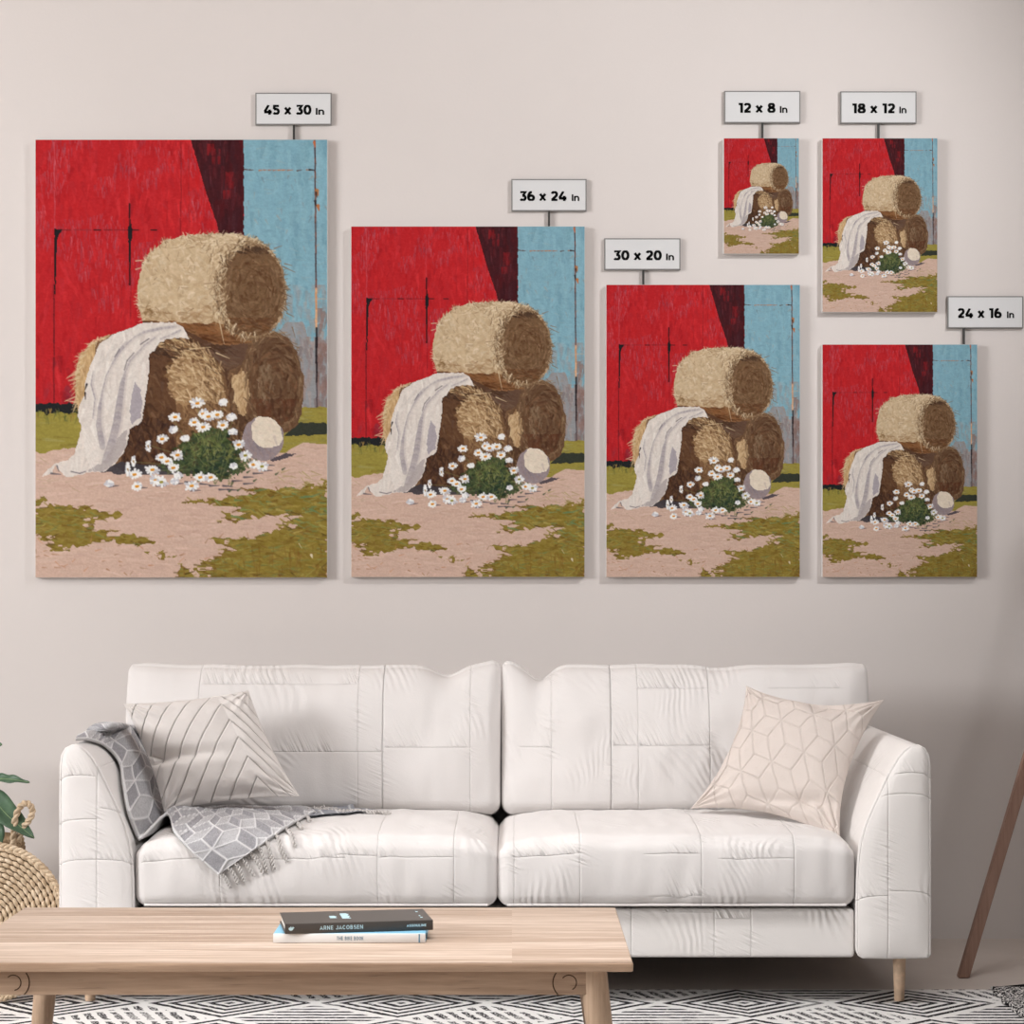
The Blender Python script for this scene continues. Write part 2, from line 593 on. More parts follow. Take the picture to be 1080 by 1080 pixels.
    gr = p.mask([(350, 502), (335, 511), (310, 515), (285, 514), (262, 521), (245, 524), (196, 530), (228, 532), (240, 535), (252, 539), (236, 546), (245, 551), (262, 547), (275, 543), (296, 541), (312, 545), (310, 557),
                 (285, 563), (262, 568), (225, 568), (234, 572), (242, 579), (222, 589), (207, 590), (222, 592), (219, 598), (212, 605), (350, 640), (350, 612), (350, 505)], (18, 2.2), 4)
    gr |= p.mask([(350, 502), (350, 640), (225, 640), (216, 604), (224, 592), (244, 580), (270, 574), (300, 560), (312, 540)], (14, 2.4), 4)
    gr |= p.mask([(190, 594), (206, 609), (186, 612)], 1.6, 3)
    for g, nn in ((gl, 420), (gr, 1000)):
        p.fill(g, (138, 118, 48))
        p.scatter(g, nn, 0.1, 13, 3.2, olive, .6, .3)
        p.scatter(g, nn // 4, 0.0, 9, 1.5, [(150, 148, 78), (116, 132, 78), (164, 146, 74), (108, 76, 34), (96, 120, 80)], .6, .3)
        edge = g & ~(np.roll(g, 4, 0) & np.roll(g, -4, 0) & np.roll(g, 5, 1) & np.roll(g, -5, 1))
        p.scatter(edge, nn // 5, 0.1, 8, 1.5, [(112, 82, 36), (128, 110, 44), (148, 134, 60), (90, 72, 34)], .8, .3, False)
    p.scatter(gr & (p.Y < 560), 50, .2, 9, 2.2, [(104, 136, 96), (124, 148, 92), (160, 150, 80)], .7, .3)
    p.scatter(gr & (p.Y > 575), 60, V, 12, 1.6, [(120, 90, 36), (140, 116, 46), (126, 84, 34)], .5, .2)
    p.scatter(gnd & (p.Y > 495) & (p.Y < 520) & (p.X > 285), 28, .2, 9, 1.1, [(156, 146, 84), (170, 156, 100)], .7, .4)
    p.scatter(gnd & ~gr & (p.Y > 560), 40, .1, 5, 1.3, [(150, 100, 60), (130, 96, 60), (190, 130, 90)], .6, .6)
    p.stroke(328, 585, 329, 588, 2.6, (225, 212, 190), .9); p.stroke(315, 573, 318, 578, 1, (210, 196, 160), .8)
    # ---- hay
    tan = [(205, 181, 147), (196, 170, 134), (214, 192, 160), (186, 158, 122), (176, 150, 116)]
    brown = [(104, 76, 52), (120, 90, 62), (86, 60, 40), (132, 102, 74), (98, 66, 44)]
    p.fill(p.mask([(150, 338), (260, 338), (262, 440), (215, 440), (200, 380), (150, 352)], .5, 4), (88, 60, 42))
    # back-right bale
    rb = p.mask([(240, 395), (250, 376), (262, 358), (275, 350), (290, 349), (304, 357), (313, 371), (319, 392), (320, 412), (318, 436), (312, 450), (300, 457), (262, 452), (244, 432)], 1.2, 4)
    p.fill(rb, (104, 76, 54))
    p.scatter(rb, 300, V + .2, 11, 3, brown, .6, .5)
    ea = lambda cx, cy, rx, ry: (lambda x, y: math.atan2((x - cx) / rx ** 2 * -1, (y - cy) / ry ** 2) if (x - cx) or (y - cy) else 0)
    f2 = p.ell(290, 404, 27, 48, 1.5)
    p.fill(f2, (98, 70, 48))
    p.scatter(f2, 320, ea(290, 404, 27, 48), 8, 3.0, [(104, 76, 54), (88, 62, 42), (122, 94, 68), (132, 106, 80), (78, 52, 36), (112, 76, 50)], .65, .35)
    p.scatter(f2 & (p.Y > 420), 120, V, 9, 3, [(84, 50, 32), (74, 46, 30), (100, 60, 38)], .55, .5)
    p.scatter(p.ell(281, 404, 10, 22, 2), 50, V, 7, 2.6, [(140, 118, 94), (128, 104, 80)], .5, .5)
    lit = p.mask([(243, 398), (256, 392), (262, 400), (262, 420), (258, 442), (252, 440), (247, 420)], 1.6, 3)
    p.fill(lit, (196, 166, 126))
    p.scatter(lit, 90, V + .2, 8, 1.3, [(210, 182, 142), (180, 146, 106), (150, 116, 80)], .8, .3, False)
    p.fill(p.mask([(214, 362), (262, 362), (255, 384), (240, 392), (226, 380)], 1.5, 4), (96, 70, 54))
    p.scatter(p.mask([(216, 366), (258, 366), (250, 386), (236, 390)], 1, 4), 50, .4, 10, 2, [(120, 92, 70), (84, 62, 50), (110, 88, 74)], .6, .3)
    p.scatter(p.ell(289, 402, 32, 53, 1) & ~p.ell(289, 404, 27, 48, 1), 160, ea(289, 402, 32, 53), 8, 1.2, [(128, 102, 76), (150, 124, 94), (96, 72, 50)], .7, .4, False)
    # top bale
    top = [(150, 338), (145, 322), (145, 300), (150, 278), (160, 264), (175, 253), (197, 248), (225, 246), (250, 247), (268, 252), (284, 262), (295, 278), (301, 300), (301, 318), (297, 336), (288, 347), (276, 355), (262, 361), (240, 365),
           (222, 361), (205, 353), (190, 345), (165, 342)]
    tb = p.mask(top, 1.1, 3)
    p.fill(tb, (202, 178, 144))
    p.scatter(tb, 620, .5, 7, 4.2, tan, .5, .9)
    p.scatter(tb & (p.X < 235), 160, .6, 6, 3.4, [(212, 192, 162), (190, 166, 132), (222, 204, 176)], .6, 1.0)
    p.scatter(tb & (p.Y < 262), 180, .15, 9, 1.4, [(220, 200, 168), (190, 164, 128), (226, 208, 178), (160, 132, 100)], .8, .4)
    p.scatter(tb, 130, .3, 6, .8, [(150, 122, 90), (224, 206, 176), (130, 104, 76)], .7, 1)
    sh = tb & (p.Y + (p.X - 150) * .04 + (p.field(10) - .5) * 12 > 326)
    p.scatter(sh, 260, .2, 9, 3, [(162, 132, 96), (146, 114, 80), (176, 146, 110)], .55, .5)
    sh = tb & (p.Y > 338 + 0 * p.X) & (p.Y - (p.X - 190) * .1 + (p.field(9) - .5) * 8 > 339)
    p.fill(sh, (122, 82, 48), .85)
    p.scatter(sh, 160, .2, 12, 2.6, [(128, 82, 46), (104, 66, 38), (146, 102, 64), (90, 54, 30)], .7, .3)
    p.scatter(p.ell(158, 330, 6, 5, 1), 14, 0, 5, 2, [(130, 100, 66)], .6, .5)
    f1 = p.ell(264.5, 306, 36, 52, 1.5)
    p.fill(f1, (112, 84, 58))
    p.scatter(f1, 520, ea(264.5, 306, 36, 52), 8, 3.0, [(112, 84, 58), (98, 70, 46), (128, 100, 72), (140, 112, 84), (88, 60, 38), (120, 88, 58)], .65, .4)
    p.scatter(p.ell(268, 305, 20, 32, 2), 170, ea(268, 306, 36, 52), 8, 2, [(104, 74, 48), (122, 94, 66), (92, 62, 40)], .6, .6)
    p.scatter(f1 & (p.Y > 335), 120, .1, 9, 2, [(96, 62, 36), (124, 84, 52), (84, 54, 34)], .6, .4)
    p.scatter(f1 & (p.Y < 268), 60, .3, 8, 1.6, [(76, 54, 38), (64, 46, 34)], .7, .4)
    rim = p.ell(264.5, 306, 38, 54, 1) & ~p.ell(266, 307, 33, 48, 1)
    p.scatter(rim & (p.X < 270), 220, lambda x, y: V + .6 - (y - 306) * .006, 8, 1.3, [(206, 184, 150), (180, 154, 118), (120, 94, 68), (222, 204, 172), (92, 70, 52)], .85, .5, False)
    p.scatter(rim & (p.X < 244), 110, V - .3, 9, 1.4, [(214, 194, 160), (150, 122, 92), (96, 74, 54)], .85, .4, False)
    p.scatter(rim & (p.X >= 262), 120, ea(264.5, 306, 37, 53), 7, 1.2, [(150, 124, 94), (120, 92, 66), (176, 150, 116)], .7, .4, False)
    p.scatter(p.mask([(214, 256), (236, 254), (240, 300), (236, 340), (224, 340), (220, 300)], 2, 4), 170, V + .5, 8, 1.2, [(222, 204, 172), (170, 142, 108), (130, 104, 76), (206, 182, 148)], .8, .45, False)
    oc = lambda cx, cy: (lambda x, y: math.atan2(y - cy, x - cx))
    p.straw(top[3:12], 90, [(214, 196, 164), (190, 164, 128), (150, 124, 94)], lambda x, y: math.atan2(y - 306, x - 225) + .7, 6, .9, .6)
    p.straw(top[11:15], 36, [(120, 96, 72), (150, 124, 96), (90, 70, 54)], oc(262, 306), 8, .8, .5)
    p.straw(top[0:3], 18, [(220, 200, 168), (190, 164, 128)], oc(220, 306), 6, .9, .5)
    for a in ((143, 275, 154, 274), (143, 284, 153, 281), (300, 278, 308, 280), (298, 281, 311, 287), (289, 262, 297, 259), (231, 338, 236, 362), (302, 330, 310, 334), (308, 345, 311, 356)):
        p.stroke(*a, 1.1, (206, 186, 152) if a[0] < 240 else (130, 104, 80), .95)
    p.scatter(p.mask([(212, 362), (246, 364), (240, 372), (222, 372)], 1, 3), 24, .3, 8, 2, [(60, 40, 30), (80, 54, 36)], .7, .3)
    # front-left bale
    lb = p.mask([(80, 392), (84, 376), (96, 362), (118, 352), (150, 346), (180, 348), (200, 356), (216, 366), (230, 382), (238, 400), (243, 430), (243, 462), (236, 485), (180, 497), (128, 497), (96, 470), (86, 450), (79, 420)], 1.2, 4)
    p.fill(lb, (120, 88, 60))
    lf = lb & (p.X < 100)
    p.fill(lf, (198, 164, 118))
    p.scatter(lf, 140, V, 10, 2.2, [(206, 174, 128), (186, 150, 104), (214, 184, 140), (172, 136, 94)], .7, .3)
    fc = lb & (p.X > 148)
    p.scatter(fc, 500, 1.0, 9, 2.6, [(124, 92, 62), (106, 76, 50), (146, 112, 78), (96, 66, 42)], .6, .6)
    dks = lb & (p.X < 186 + (p.field(9) - .5) * 22) & (p.X > 128) & (p.Y > 366)
    p.fill(dks, (88, 58, 38), .8)
    p.scatter(dks, 260, 1.2, 10, 3.4, [(96, 66, 44), (78, 50, 32), (112, 80, 54), (66, 42, 28)], .65, .6)
    p.scatter(dks & (p.Y > 440), 160, 1.3, 9, 3, [(60, 36, 26), (74, 44, 28), (50, 32, 26)], .7, .5)
    br = p.mask([(186, 376), (200, 380), (222, 384), (236, 404), (240, 428), (216, 424), (196, 430), (184, 424), (176, 400)], 3, 5)
    p.fill(br, (178, 146, 106), .75)
    p.scatter(br, 300, lambda x, y: .35 + (x - 190) * .012, 9, 2, [(206, 178, 138), (190, 160, 120), (156, 122, 84), (214, 188, 150), (130, 98, 66)], .8, .6, False)
    p.scatter(p.mask([(165, 352), (200, 356), (222, 372), (240, 396), (232, 398), (210, 380), (185, 372), (160, 370)], 2, 4), 240, lambda x, y: .25 + (x - 165) * .011, 9, 1.5,
              [(218, 194, 154), (190, 160, 118), (92, 66, 44), (150, 116, 80), (206, 180, 138), (70, 48, 34)], .85, .4, False)
    p.scatter(lb & (p.X > 186) & (p.Y > 424), 220, 1.0, 8, 2, [(150, 116, 80), (120, 88, 58), (176, 142, 100), (92, 62, 40)], .65, .6)
    p.scatter(lb & (p.X > 214) & (p.Y > 380), 130, 1.2, 9, 1.4, [(110, 82, 56), (90, 64, 44), (160, 128, 90)], .7, .4)
    p.scatter(p.mask([(157, 362), (190, 372), (186, 378), (158, 372)], 1, 3), 40, .3, 8, 1.8, [(56, 38, 28), (74, 52, 38)], .8, .3)
    ol = [(79, 430), (79, 400), (84, 376), (96, 362), (112, 355)]
    p.straw(ol, 70, [(206, 180, 140), (186, 156, 114), (220, 198, 160)], lambda x, y: PI - .5 + (y - 380) * -.004, 9, 1.0, .5)
    for a in ((88, 385, 70, 399), (84, 392, 71, 398), (80, 418, 68, 423), (80, 424, 69, 422), (90, 374, 84, 379), (98, 362, 92, 364), (200, 368, 222, 366), (228, 372, 242, 378)):
        p.stroke(*a, 1.3, (212, 188, 150), .95)
    # dark contact shadows on the ground
    p.fill(p.mask([(100, 497), (128, 487), (150, 490), (210, 492), (228, 500), (180, 500), (150, 500), (120, 499)], 1.2, 4), (60, 56, 62), .9)
    # cloth
    cl = p.mask([(147, 342), (153, 340), (185, 340), (193, 345), (199, 357), (190, 356), (176, 357), (168, 362), (162, 370), (157, 373), (157, 390), (155, 405), (152.5, 425), (149, 445), (141, 449), (136.5, 452), (134, 468), (128, 480),
                 (120, 490), (110, 497), (92, 498), (84, 501), (70, 503), (64, 497), (58, 491), (54, 499), (44, 503), (50, 495), (60, 488), (72, 485), (78, 478), (83, 462), (86, 450), (82, 440), (84, 426), (90, 415), (90, 402),
                 (95, 385), (105, 362), (120, 352), (135, 347)], .7, 3)
    p.fill(cl, (222, 213, 204))
    p.scatter(cl, 320, V + .25, 13, 3, [(228, 220, 212), (216, 206, 198), (224, 212, 202), (232, 226, 218), (212, 200, 192)], .6, .3)
    gsh = [(166, 157, 160), (150, 142, 148), (178, 168, 166)]
    def fold(pts, ws, al=.85):
        for i in range(len(pts) - 1):
            L = int(max(2, math.hypot(pts[i + 1][0] - pts[i][0], pts[i + 1][1] - pts[i][1]) / 4))
            w2 = ws[min(i + 1, len(ws) - 1)]
            for q in range(L):
                a0, a1 = q / L, (q + 1.2) / L
                xa, ya = pts[i][0] + (pts[i + 1][0] - pts[i][0]) * a0, pts[i][1] + (pts[i + 1][1] - pts[i][1]) * a0
                xb, yb = pts[i][0] + (pts[i + 1][0] - pts[i][0]) * a1, pts[i][1] + (pts[i + 1][1] - pts[i][1]) * a1
                wv = ws[i] + (w2 - ws[i]) * a0
                p.stroke(xa + 1.2, ya, xb + 1.2, yb, wv + 2.4, (196, 186, 182), .28, cl, taper=False)
                p.stroke(xa - 1.4, ya, xb - 1.4, yb, 1.6, (232, 226, 218), .35, cl, taper=False)
                p.stroke(xa, ya, xb, yb, wv, gsh[p.r.integers(0, 3)], al * .6, cl, taper=False)
            for q in range(0):
                c = gsh[p.r.integers(0, 3)]
                j = p.r.normal(0, .4)
                p.stroke(pts[i][0] + j, pts[i][1], pts[i + 1][0] + j, pts[i + 1][1], ws[i], c, al * .6, cl, taper=False)
    fold([(186, 344), (170, 346), (152, 350), (142, 355), (134, 362)], [2, 2.6, 2, 1.4])
    fold([(133, 362), (126, 370), (119, 382), (112, 396), (108, 412), (105, 430), (104, 448), (108, 470)], [4, 3, 1.4, 1.4, 2, 4, 6])
    fold([(163, 356), (152, 364), (145, 372), (137, 380), (132, 392), (129, 404), (126, 424), (123, 446), (119, 462), (112, 484)], [1.6, 1.6, 2.4, 2, 2.4, 5, 7, 8, 8])
    p.fill(p.mask([(142, 402), (148, 410), (150, 424), (148, 440), (138, 448), (137, 432), (139, 414)], .7, 3) & cl, (164, 156, 162), .9)
    p.fill(p.mask([(124, 462), (134, 452), (132, 472), (122, 488), (108, 497), (92, 497), (106, 488), (116, 478)], 1, 3) & cl, (172, 162, 160), .8)
    fold([(98, 392), (96, 405), (100, 420), (98, 440)], [1, 1.4, 1.4])
    fold([(190, 348), (182, 352), (170, 357)], [1.6, 1.6])
    p.path([(157, 357), (148, 363)], 1, (90, 82, 88), .8); p.path([(141, 372), (134, 380), (131, 390)], 1, (100, 92, 98), .7); p.path([(126, 368), (121, 376)], 1.2, (110, 102, 108), .7)
    p.stroke(91.5, 405, 89.5, 411, 2, (40, 32, 32), .95); p.stroke(89.6, 414, 90, 421, 1.8, (44, 34, 34), .95)
    p.stroke(54, 499, 64, 500, 2, (96, 90, 96), .85); p.stroke(60, 491, 62, 497, 1.6, (100, 94, 100), .8); p.path([(75, 497), (84, 499), (90, 497)], 1.3, (120, 112, 116), .8)
    for i in range(6):
        y = 450 + i * 6
        p.stroke(86 + i, y, 100, y + 22, 2, (232, 226, 218), .5, cl)
    dk_ = p.mask([(238, 446), (246, 436), (262, 438), (264, 476), (250, 484), (230, 484)], 3, 3)
    p.fill(dk_, (84, 58, 40))
    p.scatter(dk_, 90, 1.2, 8, 2, [(96, 68, 46), (64, 44, 32), (120, 90, 60), (150, 120, 84)], .65, .5, False)
    # ball
    bl = p.ell(277, 462.5, 22, 23.5, .6)
    p.fill(p.mask([(284, 484), (300, 478), (313, 478), (304, 482), (288, 487)], .8, 3), (84, 74, 80))
    p.fill(bl, (150, 136, 138))
    p.scatter(bl, 120, 1.2, 8, 3, [(140, 128, 134), (158, 142, 140), (150, 130, 126), (132, 122, 130)], .5, .5)
    bt = p.mask([(265, 447), (270, 440), (279, 437), (288, 440), (296, 451), (298, 462), (294, 470), (284, 472), (273, 471), (266, 463)], .7, 3)
    p.fill(bt & bl, (226, 213, 193))
    p.scatter(bt & bl, 60, .5, 7, 2.6, [(232, 221, 203), (220, 205, 184), (226, 208, 190)], .6, .6)
    p.stroke(289, 460, 292, 470, 3, (190, 172, 164), .5, bl)
    # daisy bush
    bush = p.mask([(198, 468), (206, 456), (220, 452), (236, 454), (245, 468), (254, 480), (261, 492), (250, 499), (230, 505), (208, 502), (190, 499), (178, 492), (186, 478)], 6.5, 3.5)
    p.fill(bush, (60, 72, 44), .9)
    p.scatter(bush, 230, 0, 4.5, 3.0, [(58, 72, 42), (82, 98, 54), (40, 56, 40), (104, 114, 64), (68, 84, 48), (30, 44, 34), (70, 60, 42)], .92, 1.2, False)
    p.scatter(p.ell(228, 486, 19, 16, 3), 110, 0, 4.5, 3, [(34, 50, 38), (44, 62, 42), (28, 42, 34)], .75, 1.2, False)
    p.scatter(p.ell(214, 470, 18, 14, 3), 90, 0, 4, 2.2, [(106, 114, 62), (126, 128, 74), (82, 98, 52), (54, 68, 42)], .9, 1.2, False)
    p.scatter(p.ell(244, 478, 14, 14, 3), 70, 0, 4, 2.2, [(104, 110, 60), (60, 74, 44), (122, 122, 70), (40, 54, 38)], .9, 1.2, False)
    p.scatter(p.ell(196, 490, 22, 10, 3), 50, 0, 4, 2, [(66, 78, 48), (90, 98, 56), (60, 56, 48)], .6, 1.2, False)
    for bx, by, br, nb in ((178, 490, 12, 30), (258, 488, 10, 30), (200, 470, 12, 40), (226, 458, 12, 36), (234, 500, 22, 40), (216, 488, 14, 40)):
        p.scatter(p.ell(bx, by, br, br * .6, 3), nb, 0, 4.5, 2.4, [(62, 78, 44), (88, 100, 56), (46, 62, 42), (110, 112, 66), (74, 66, 44)], .7, 1.3, False)
    p.scatter(bush, 16, lambda x, y: math.atan2(y - 505, x - 224), 9, .8, [(134, 138, 84), (112, 124, 70), (92, 108, 60)], .7, .4, False)
    for x0, y0, x1, y1 in ((224, 495, 235, 430), (220, 492, 208, 430), (215, 490, 184, 445), (226, 480, 245, 445), (222, 470, 214, 445), (230, 470, 234, 450), (180, 490, 142, 487), (190, 480, 160, 470), (206, 485, 176, 500), (240, 485, 232, 508),
                           (200, 495, 165, 496), (250, 490, 268, 484), (238, 475, 232, 500)):
        p.stroke(x0, y0, x1, y1, 0.8, (122, 128, 78), .5, taper=False)
    for x, y in ((216, 510), (226, 512), (240, 512), (250, 507), (262, 503), (272, 499), (282, 496), (188, 510), (206, 517), (150, 514), (120, 513), (170, 512), (245, 516), (284, 490), (236, 516), (200, 508), (262, 510)):
        p.stroke(x - 5, y, x + 5, y + p.r.normal(0, .5), 2, (74, 70, 80), .8)
    for x, y in ((243, 518), (252, 517), (269, 507), (292, 500), (299, 495), (247, 500), (262, 498)):
        p.stroke(x - 1.5, y, x + 1.5, y - 2, 2, (70, 84, 56), .85)
    dz = [(208, 425, 1), (235, 424, 0), (214, 436, 1), (219.5, 439, 1), (229, 437, 1), (244, 439.5, 0), (204.7, 445, 1), (214, 450, 1), (234.6, 448, 1), (184.5, 439.5, 1), (182.6, 453, 0), (195, 462, 0), (170.7, 462.6, 1), (156, 470, 2),
          (251.4, 468.5, 1), (258.5, 480, 3), (267, 489.5, 1), (276, 491.5, 3), (246, 491, 0), (187, 479.5, 1), (176, 486, 1), (170, 482, 1), (182.6, 493, 1), (160.6, 495, 1), (164, 506, 1), (170, 508, 3), (144.4, 512.5, 1), (141.7, 500, 1),
          (140.5, 486, 2), (134.5, 494.5, 2), (211, 503, 1), (222, 503, 1), (202, 512, 1), (115, 510, 0), (188, 501, 0), (184, 507, 0), (245.6, 455, 0)]
    for (x, y, k) in dz:
        small = k in (0, 2)
        R = (4.4 if small else 6.4) * p.r.uniform(.85, 1.15)
        sq = 0.75 if k != 2 else 1.3
        rot = p.r.random() * 6
        npet = 11
        for q in range(npet):
            a = rot + q * 2 * PI / npet
            rr = R * p.r.uniform(.6, 1.1)
            c = (242, 242, 240) if p.r.random() < .75 else (204, 204, 210)
            ex = x + math.cos(a) * rr * (1 if k != 2 else .45)
            ey = y + math.sin(a) * rr * sq
            p.stroke(x, y, ex, ey, 2.4, c, .95, taper=False)
        if k == 1:
            p.stroke(x - 1, y + .3, x + 1, y, 2.4, (222, 152, 34), 1, taper=False); p.stroke(x - .5, y + .9, x + .8, y + 1, 1.2, (190, 112, 24), .9)
        elif k == 3:
            p.stroke(x - .8, y + .2, x + .8, y, 2.4, (150, 140, 50), 1, taper=False)
        elif k == 2:
            p.stroke(x, y, x + .6, y + 2, 1.6, (150, 110, 50), .8)
    # overall tooth of brush and weave
    g = (p.r.random((GH, GW)) - .5) * .03 + (p.field(1.6) - .5) * .045
    tooth = (p.field(3, .35) - .5) * .03
    p.img = np.clip(p.img * .95 + (g + tooth)[..., None] * (.4 + .6 * p.img), 0, 1)
    return p.img


IMG = paint_picture()
MAT_PAINT = attr_mat('painted_canvas', 0.75, 0.15, weave=1700, dist=0.00018)
MAT_CANVAS = plain('raw_canvas', (214, 211, 208), 0.85, 0.15)

# one dense sheet, 1 wide and 1.5 tall, carrying the picture as paint
gx, gz = np.meshgrid(np.linspace(-.5, .5, GW), np.linspace(1.5, 0, GH))
sheetV = np.stack([gx.ravel(), np.zeros(gx.size), gz.ravel()], 1)
ii = np.arange((GH - 1) * GW).reshape(GH - 1, GW)[:, :-1].ravel()
sheetF = np.stack([ii, ii + GW, ii + GW + 1, ii + 1], 1)
sheet = bpy.data.meshes.new('painted_front')
sheet.vertices.add(len(sheetV)); sheet.vertices.foreach_set('co', sheetV.ravel())
sheet.loops.add(sheetF.size); sheet.loops.foreach_set('vertex_index', sheetF.ravel())
sheet.polygons.add(len(sheetF)); sheet.polygons.foreach_set('loop_start', np.arange(0, sheetF.size, 4))
sheet.update(calc_edges=True); sheet.validate()
set_paint(sheet, srgb2lin(IMG).reshape(-1, 3))
sheet.materials.append(MAT_PAINT)

WS = FPX / CAM_D                 # pixels per metre on the wall
DEP = 0.02                      # depth of a stretched canvas


def wall_pt(px, py, off=0.0):
    return at(px, py, CAM_D - off)


def arc(cx, cy, rx, ry, a0, a1, n=16):
    return [(cx + rx * math.cos(math.radians(a0 + (a1 - a0) * k / n)), cy + ry * math.sin(math.radians(a0 + (a1 - a0) * k / n))) for k in range(n + 1)]


GLYPH = {   # advance width, centre-line strokes on a cap height of 1
    '0': (.76, [arc(.38, .5, .27, .41, 0, 360, 28)]),
    '1': (.44, [[(.0, .91), (.3, .91)], [(.3, 1), (.3, 0)]]),
    '2': (.68, [arc(.33, .67, .24, .24, 165, -35, 14) + [(.1, .12)], [(.03, .09), (.65, .09)]]),
    '3': (.68, [[(.05, .91), (.58, .91), (.31, .56)], [(.26, .55)] + arc(.31, .32, .26, .23, 90, -150, 16)]),
    '4': (.82, [[(.47, 1), (.09, .3)], [(.03, .27), (.8, .27)], [(.57, .52), (.57, 0)]]),
    '5': (.68, [[(.61, .91), (.15, .91), (.12, .56)], [(.1, .56), (.3, .57)] + arc(.31, .33, .26, .24, 85, -150, 16)]),
    '6': (.74, [arc(.38, .32, .26, .23, 0, 360, 26), arc(.44, .42, .33, .49, 190, 85, 14)]),
    '8': (.74, [arc(.37, .73, .22, .18, 0, 360, 22), arc(.37, .29, .27, .21, 0, 360, 24)]),
    'x': (.62, [[(.03, .72), (.56, 0)], [(.56, .72), (.03, 0)]]),
    'I': (.22, [[(.11, 0), (.11, 1)]]),
    'n': (.68, [[(.1, 0), (.1, .76)], arc(.34, .43, .24, .25, 175, 0, 12) + [(.58, 0)]]),
    'A': (.8, [[(.02, 0), (.4, 1), (.78, 0)], [(.15, .26), (.65, .26)]]),
    'R': (.7, [[(.1, 0), (.1, 1)], [(.1, .91), (.3, .91)] + arc(.34, .65, .26, .26, 90, -90, 12) + [(.1, .39)], [(.38, .4), (.64, 0)]]),
    'N': (.8, [[(.1, 0), (.1, 1)], [(.1, .96), (.7, .04)], [(.7, 0), (.7, 1)]]),
    'E': (.62, [[(.1, 0), (.1, 1)], [(.1, .91), (.58, .91)], [(.1, .5), (.53, .5)], [(.1, .09), (.6, .09)]]),
    'J': (.56, [[(.46, 1), (.46, .35)] + arc(.25, .33, .21, .24, 0, -165, 10)]),
    'C': (.76, [arc(.42, .5, .33, .41, 45, 315, 22)]),
    'O': (.86, [arc(.43, .5, .34, .41, 0, 360, 28)]),
    'B': (.72, [[(.1, 0), (.1, 1)], [(.1, .91)] + arc(.36, .71, .2, .2, 90, -90, 10) + [(.1, .51)], [(.36, .51)] + arc(.38, .3, .24, .21, 90, -90, 10) + [(.1, .09)]]),
    'S': (.66, [arc(.33, .7, .23, .21, 30, 250, 14) + arc(.33, .3, .25, .21, 80, -150, 16)]),
    'T': (.68, [[(.02, .91), (.66, .91)], [(.34, .9), (.34, 0)]]),
    'H': (.8, [[(.1, 0), (.1, 1)], [(.7, 0), (.7, 1)], [(.1, .5), (.7, .5)]]),
    'K': (.72, [[(.1, 0), (.1, 1)], [(.64, 1), (.12, .42)], [(.3, .58), (.66, 0)]]),
    'U': (.8, [[(.1, 1), (.1, .4)] + arc(.4, .36, .3, .28, 180, 360, 14) + [(.7, 1)]]),
    'L': (.58, [[(.1, 1), (.1, 0)], [(.1, .09), (.56, .09)]]),
    ' ': (.34, []),
}


def text_verts(body, x0, x1, z0, z1, yplane, bold=0.2, thick=0.0004, M=None, gap=.09):
    """flat lettering, drawn as strokes, fitted into a rectangle facing the camera"""
    P, F, x = [], [], 0.0
    hw = bold / 2
    for ch in body:
        wd, strokes = GLYPH[ch]
        for st in strokes:
            pts = [Vector((x + a, hw + b * (1 - 0) if False else b)) for a, b in st]
            n = len(pts)
            closed = (pts[0] - pts[-1]).length < 1e-6
            base = len(P)
            for i, q in enumerate(pts):
                d0 = (q - pts[i - 1]) if i > 0 else ((pts[0] - pts[-2]) if closed else (pts[1] - q))
                d1 = (pts[i + 1] - q) if i < n - 1 else ((pts[1] - pts[0]) if closed else d0)
                d0, d1 = d0.normalized(), d1.normalized()
                t = (d0 + d1).normalized()
                k = min(1.6, 1 / max(.5, t.dot(d1)))
                nn = Vector((-t.y, t.x)) * hw * k
                P.append(q + nn); P.append(q - nn)
            for i in range(n - 1):
                a = base + 2 * i
                F.append((a, a + 1, a + 3, a + 2))
        x += wd + gap
    xs = [q.x for q in P]
    lo, hi = min(xs), max(xs)
    N = len(P)
    W = []
    for y in (yplane, yplane - thick):
        for q in P:
            W.append(((q.x - lo) / (hi - lo) * (x1 - x0) + x0, y, z0 + min(1, max(0, q.y)) * (z1 - z0)))
    FF = [tuple(i + N for i in f) for f in F] + [f[::-1] for f in F]
    if M is not None:
        W = [(M @ Vector(w))[:] for w in W]
    return W, FF


def canvas(x0, x1, y0, y1, label):
    # outline is measured at the front face
    a, b = wall_pt(x0, y1, DEP), wall_pt(x1, y0, DEP)
    w, h = b.x - a.x, b.z - a.z
    cx = (a.x + b.x) / 2
    r = thing('canvas_print', (cx, 0, a.z), label, 'picture', 'canvas prints of one barn picture on the wall')
    MB().box(a.x, b.x, -DEP, -0.001, a.z, b.z, 0.0035, 3).build('stretched_canvas', MAT_CANVAS, r)
    f = bpy.data.objects.new('painted_front', sheet)
    C.objects.link(f)
    f.parent = r
    e = 0.0012
    f.location = (0, -DEP - 0.0006, e)
    f.scale = ((w - 2 * e), 1, (h - 2 * e) / 1.5)
    return r


canvas(37, 345.5, 147, 609.5, 'largest hay bale canvas, far left on the wall, above the sofa arm with the throw')
canvas(370, 617, 238.5, 609, 'second largest hay bale canvas, just right of the largest one')
canvas(639, 844, 300, 609, 'mid-sized hay bale canvas under the smallest one, right of the second largest')
canvas(763, 843, 145.5, 268, 'smallest hay bale canvas, top right of centre, hung beneath the 12 x 8 tag')
canvas(867, 989, 145.5, 329.5, 'small hay bale canvas at upper right, hung beneath the 18 x 12 tag')
canvas(867, 1031, 363, 609, 'hay bale canvas at lower right of the wall, beneath the 24 x 16 tag')

